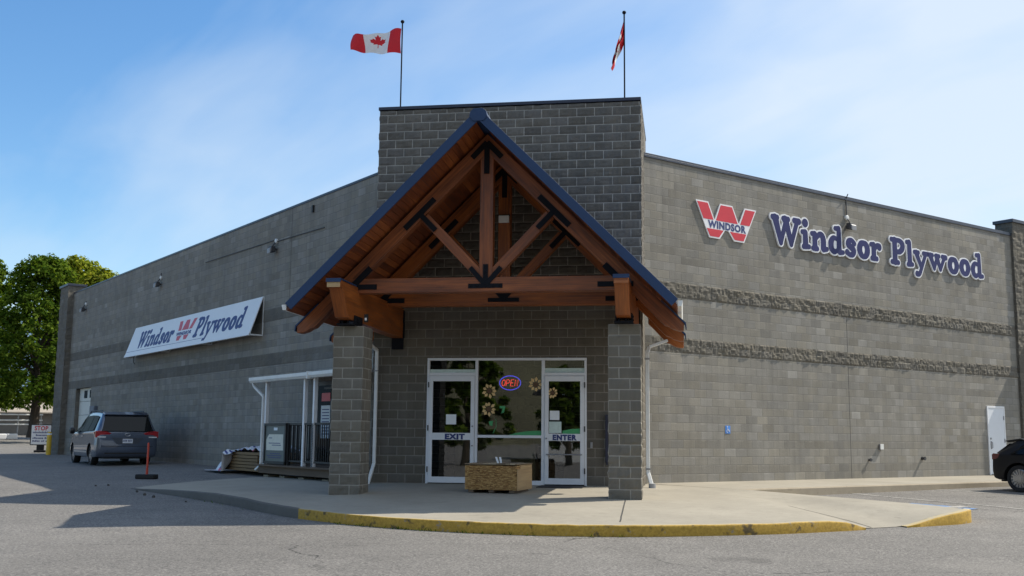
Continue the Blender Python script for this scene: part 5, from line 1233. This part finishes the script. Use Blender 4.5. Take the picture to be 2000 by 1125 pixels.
# ------------------------------------------------------------------ trees and the far yard
def tree(base, H, trunk_r, prof, nclump, leaf, mat, label, seed, clear, group='trees beyond the yard'):
    rnd = random.Random(seed); T = thing('maple_tree', label, 'tree', base, group); b = V(base)
    mb = MB(); top = b + V((rnd.uniform(-.3, .3), rnd.uniform(-.3, .3), H * .8))
    path = [b - UP * .2, b + UP * .3, b.lerp(top, .25) + V((.1, 0, 0)), b.lerp(top, .55) + V((-.1, .1, 0)), top]; mb.tube(path, [trunk_r * 1.35, trunk_r, trunk_r * .8, trunk_r * .5, .03], 10)
    for k in range(14):
        t = rnd.uniform(.22, .75); p = b.lerp(top, t); a = rnd.uniform(0, 6.28); r = prof(t) * rnd.uniform(.6, .9); q = p + V((math.cos(a) * r, math.sin(a) * r, r * rnd.uniform(.5, 1.0)))
        mb.tube([p, p.lerp(q, .5) + UP * .15 * r, q], [trunk_r * .32, trunk_r * .2, .015], 6)
    mb.build('trunk', M_BARK, T, smooth=True)
    mb = MB()
    for c in range(nclump):
        t = rnd.uniform(0, 1) ** .9; zc = clear + (H - clear) * t; R0 = prof(zc / H)
        a = rnd.uniform(0, 6.28); rr = R0 * math.sqrt(rnd.uniform(.2, 1.0)) * rnd.uniform(.82, 1.12)
        cc = b + V((math.cos(a) * rr, math.sin(a) * rr, zc + .25 * noise.noise(V((c, seed, 0))))); cs = rnd.uniform(.24, .5) * (H / 11)
        up = V((math.cos(a) * .5, math.sin(a) * .5, 1)).normalized()
        for l in range(rnd.randint(30, 46)):
            d = V((rnd.gauss(0, 1), rnd.gauss(0, 1), rnd.gauss(0, 1))); d = d.normalized() * rnd.uniform(.3, 1) ** .6
            p = cc + V((d.x * cs, d.y * cs, d.z * cs * 1.05)); nrm = (d * .7 + up * .7 + V((rnd.gauss(0, .5), rnd.gauss(0, .5), rnd.gauss(0, .5)))).normalized()
            u = nrm.orthogonal().normalized(); u = (Matrix.Rotation(rnd.uniform(0, 6.28), 3, nrm) @ u); v = nrm.cross(u); s = leaf * rnd.uniform(.6, 1.3)
            mb.face([p - u * s, p - v * s * .55 + u * s * .1, p + u * s, p + v * s * .6 + u * s * .1])
    mb.build('crown', mat, T)
def oval(R, lo, k=.55):
    def f(t):
        x = (t - lo) / (1 - lo); x = max(0, min(1, x)); w = min(1, (x + .06) / .2) ** .6 * (1 if x < .4 else 1 - .45 * ((x - .4) / .6) ** 1.1); return R * w * (1 if x < .9 else math.sqrt(max(.05, 1 - ((x - .9) / .1) ** 2 * .8)))
    return f
tree((-37.9, 41.3, .93), 11.5, .33, oval(3.0, .08), 640, .14, M_LEAF, 'tall dense maple with a dark trunk left of the block building', 3, 1.9)
tree((-44.2, 43.6, .95), 12.0, .30, oval(3.3, .1), 420, .15, M_LEAF, 'maple cut by the left edge of the picture', 5, 1.9)
tree((-42.6, 53.0, 1.1), 13.3, .32, oval(2.7, .12), 430, .16, M_LEAFY, 'yellowing maple showing above the roof behind the far pier', 9, 2.2)
tree((-39.8, 51.6, 1.1), 12.1, .32, oval(2.3, .12), 330, .16, M_LEAFY, 'yellow-green maple above the roof line, right of the yellowing one', 12, 2.2)
YB = thing('low_shed', 'long low grey shed with a tan roof beyond the maples', 'shed', (-58, 58, 1.0))
def along(a): return V((-70, 44, 0)).lerp(V((-34, 72, 0)), a)
A, B = along(0), along(1); ad = (B - A).normalized(); an = V((-ad.y, ad.x, 0)); Lh = (B - A).length
mb = MB(); mb.box(A + UP * .5, ad * Lh, an * 9, UP * 2.3); sw = mb.build('wall', M_FARW, YB)
mb = MB(); mb.prism([(-.8, 2.75), (4.5, 4.0), (9.8, 2.75), (9.8, 2.65), (4.5, 3.88), (-.8, 2.65)], A, an, UP, ad * Lh); mb.build('roof', M_FARR, YB)
mb = MB()
for k in range(16): mb.box(A + ad * (k * 2.8) - an * .06 + UP * .55, ad * .10, an * .06, UP * 2.1)
mb.build('wall_batten', M_DGREY, YB)
RK = thing('pipe_rack', 'rack of pale metal rails standing before the low shed', 'rack', (-43, 47, .95)); c0 = V((-46.3, 44.0, G(-46.3, 44.0))); cd = V((.62, .78, 0)).normalized()
for z in (1.05, 1.35, 1.75): mb = MB(); mb.tube([c0 + UP * z, c0 + cd * 6.5 + UP * (z + .05)], .05, 6); mb.build('rail', M_WPVC, RK)
for k in range(5): mb = MB(); mb.tube([c0 + cd * k * 1.6, c0 + cd * k * 1.6 + UP * (2.5 if k == 2 else 1.85)], .045, 6); mb.build('post', M_GREYPL, RK)
mb = MB(); c1 = V((-48.5, 40.2, 0)); 
for k in range(12):
    q = c1 + cd * k * .75; w = .09 * noise.noise(V((k * .7, 0, 0))); mb.box(q + UP * (G(q.x, q.y)), cd * .76, V((-cd.y, cd.x, 0)) * .7, UP * (.42 + w))
tag(mb.build('wrapped_pipe', M_TARPW, bevel=.08), 'long pale wrapped load lying on the ground before the low shed', 'load')

def hills(name, pts, y_of, mat, label):
    mb = MB(); n = len(pts)
    for a in pts:
        x, y, h = a; 
        for k in range(9):
            f = k / 8; d = V((x, y, 0)).normalized(); p = V((x, y, 0)) * (1 + f * .5); mb.v.append(V((p.x, p.y, h * math.sin(f * math.pi / 2) * (1 + .18 * noise.noise(V((p.x * .003, p.y * .003, f)))) - 5)))
    for i in range(n - 1):
        for k in range(8): a = i * 9 + k; mb.f.append((a, a + 1, a + 10, a + 9)); mb.uv.append([(0, 0)] * 4); mb.mi.append(0)
    tag(mb.build(name, mat, smooth=True, angle=80), kind='structure', label=label)
ang = [R_(a) for a in range(112, 170, 3)]
hills('hills', [(3200 * math.cos(a), 3200 * math.sin(a), 440 + 50 * math.sin(a * 9)) for a in ang], None, plain('hazed_forest', (.10, .17, .25), .95, 0, .25, .004), 'distant haze-blue forested hills behind the maples')  # blue distance haze is mixed into the forest colour
# what the entrance glass mirrors: a wooded slope, trees and a pale building across the street
ang = [R_(a) for a in range(235, 300, 4)]
hills('hills', [(260 * math.cos(a), 260 * math.sin(a), 92 + 10 * math.sin(a * 7)) for a in ang], None, plain('dry_hillside', (.12, .115, .07), .95, 0, .4, .06), 'dry hillside across the street, mirrored in the entrance glass')
for i, (x, y, h) in enumerate([(-11, -50, 9.5), (-4.5, -56, 7.0), (-18, -47, 10), (4, -60, 6.5), (9.5, -52, 8.5)]):
    tree((x, y, G(x, y)), h, .28, oval(h * .33, .1), 150, .28, M_LEAF, ['large tree across the street, mirrored in the EXIT door glass', 'smaller tree across the street mirrored beside the window mullion', 'tall tree across the street mirrored at the far left', 'low tree across the street mirrored in the big window', 'tree across the street mirrored in the ENTER door glass'][i], 20 + i, 1.2, 'trees across the street')
OB = thing('street_house', 'pale house across the street, mirrored in the entrance window', 'house', (-1, -70, -.9))
mb = MB(); mb.box((-8, -80, -1), (14, 0, 0), (0, 10, 0), (0, 0, 6.0)); mb.build('wall', M_WPVC, OB)
mb = MB(); mb.prism([(-9, 5.0), (-1, 8.0), (7, 5.0), (7, 4.85), (-1, 7.8), (-9, 4.85)], (0, -81, 0), (1, 0, 0), (0, 0, 1), (0, 12, 0)); mb.build('roof', M_DGREY, OB)
for x in (-6.5, -3.5, .5, 3.5):
    mb = MB(); mb.box((x, -70.01, 1.8), (1.4, 0, 0), (0, .05, 0), (0, 0, 1.6)); mb.build('window', M_CGLASS, OB)

# ------------------------------------------------------------------ sun, sky, camera
AZ, EL = 31.5, 48.                                # degrees from +x toward +y; elevation
sd = V((math.cos(R_(AZ)) * math.cos(R_(EL)), math.sin(R_(AZ)) * math.cos(R_(EL)), math.sin(R_(EL))))
sun = bpy.data.lights.new('sun', 'SUN'); sun.energy = 4.95; sun.angle = R_(.55); sun.color = (1., .925, .79)
so = bpy.data.objects.new('sun', sun); COL.objects.link(so); so.rotation_euler = sd.to_track_quat('Z', 'Y').to_euler(); so.location = (20, 20, 40)
w = bpy.data.worlds.new('World'); SC.world = w; w.use_nodes = True; t = NT(w.node_tree); bg = w.node_tree.nodes['Background']
sky = t.new('ShaderNodeTexSky', sky_type='NISHITA'); sky.sun_disc = False; sky.sun_elevation = R_(EL); sky.sun_rotation = R_(90 - AZ); sky.altitude = 400; sky.air_density = 1.15; sky.dust_density = .4; sky.ozone_density = 3.
gen = t.new('ShaderNodeTexCoord').outputs['Generated']
sp = t.new('ShaderNodeSeparateXYZ'); t.set(sp.inputs[0], gen)
den = t.math('ADD', t.math('MAXIMUM', sp.outputs[2], 0.), .32)
cb = t.new('ShaderNodeCombineXYZ'); t.set(cb.inputs[0], t.math('DIVIDE', sp.outputs[0], den)); t.set(cb.inputs[1], t.math('DIVIDE', sp.outputs[1], den))
rotv = t.new('ShaderNodeVectorRotate', rotation_type='Z_AXIS'); t.set(rotv.inputs['Vector'], cb.outputs[0]); rotv.inputs['Angle'].default_value = R_(38)
warp = t.noise(rotv.outputs[0], 1.1, 3)
wv = t.new('ShaderNodeVectorMath', operation='ADD'); t.set(wv.inputs[0], t.scale(rotv.outputs[0], (.9, 1.9, 1.))); cw = t.new('ShaderNodeCombineXYZ'); t.set(cw.inputs[0], t.math('MULTIPLY', warp, .9)); t.set(cw.inputs[1], t.math('MULTIPLY', warp, .5)); t.set(wv.inputs[1], cw.outputs[0])
n1 = t.noise(wv.outputs[0], 1.5, 6, .48); n2 = t.noise(wv.outputs[0], .6, 3, .5); n3 = t.noise(t.scale(wv.outputs[0], (.7, 1.6, 1.)), 2.2, 4, .5)
f = t.math('ADD', t.math('ADD', t.math('MULTIPLY', n1, .42), t.math('MULTIPLY', n2, .42)), t.math('MULTIPLY', n3, .16))
side = t.math('MULTIPLY', sp.outputs[0], .36)
hz = t.map(sp.outputs[2], .0, .36, .15, 0.)
cl = t.map(t.math('ADD', t.math('ADD', f, side), hz), .335, .62, 0., 1.)
SKYK = .135
hs = t.new('ShaderNodeHueSaturation'); hs.inputs['Saturation'].default_value = 1.22; hs.inputs['Value'].default_value = 1.15; t.set(hs.inputs['Color'], sky.outputs[0])
cmix = t.mix(t.math('MULTIPLY', cl, .85), hs.outputs[0], (5.3, 5.95, 6.6))
t.set(bg.inputs[0], cmix); bg.inputs[1].default_value = SKYK

F, PITCH, YAW, ROLL = 2094.5, R_(7.95), R_(9.059), R_(.532)
fw = V((-math.sin(YAW) * math.cos(PITCH), math.cos(YAW) * math.cos(PITCH), math.sin(PITCH))); r = V((math.cos(YAW), math.sin(YAW), 0)); u = r.cross(fw)
r2 = r * math.cos(ROLL) + u * math.sin(ROLL); u2 = -r * math.sin(ROLL) + u * math.cos(ROLL)
cam = bpy.data.cameras.new('camera'); cam.lens = 36 * F / 2000; cam.sensor_width = 36; cam.clip_end = 12000; cam.clip_start = .1
co = bpy.data.objects.new('camera', cam); COL.objects.link(co)
co.matrix_world = Matrix(((r2.x, u2.x, -fw.x, 3.865), (r2.y, u2.y, -fw.y, -23.365), (r2.z, u2.z, -fw.z, 1.009), (0, 0, 0, 1)))
SC.camera = co
SC.view_settings.view_transform = 'Standard'; SC.view_settings.look = 'None'; SC.view_settings.exposure = .16; SC.view_settings.gamma = 1
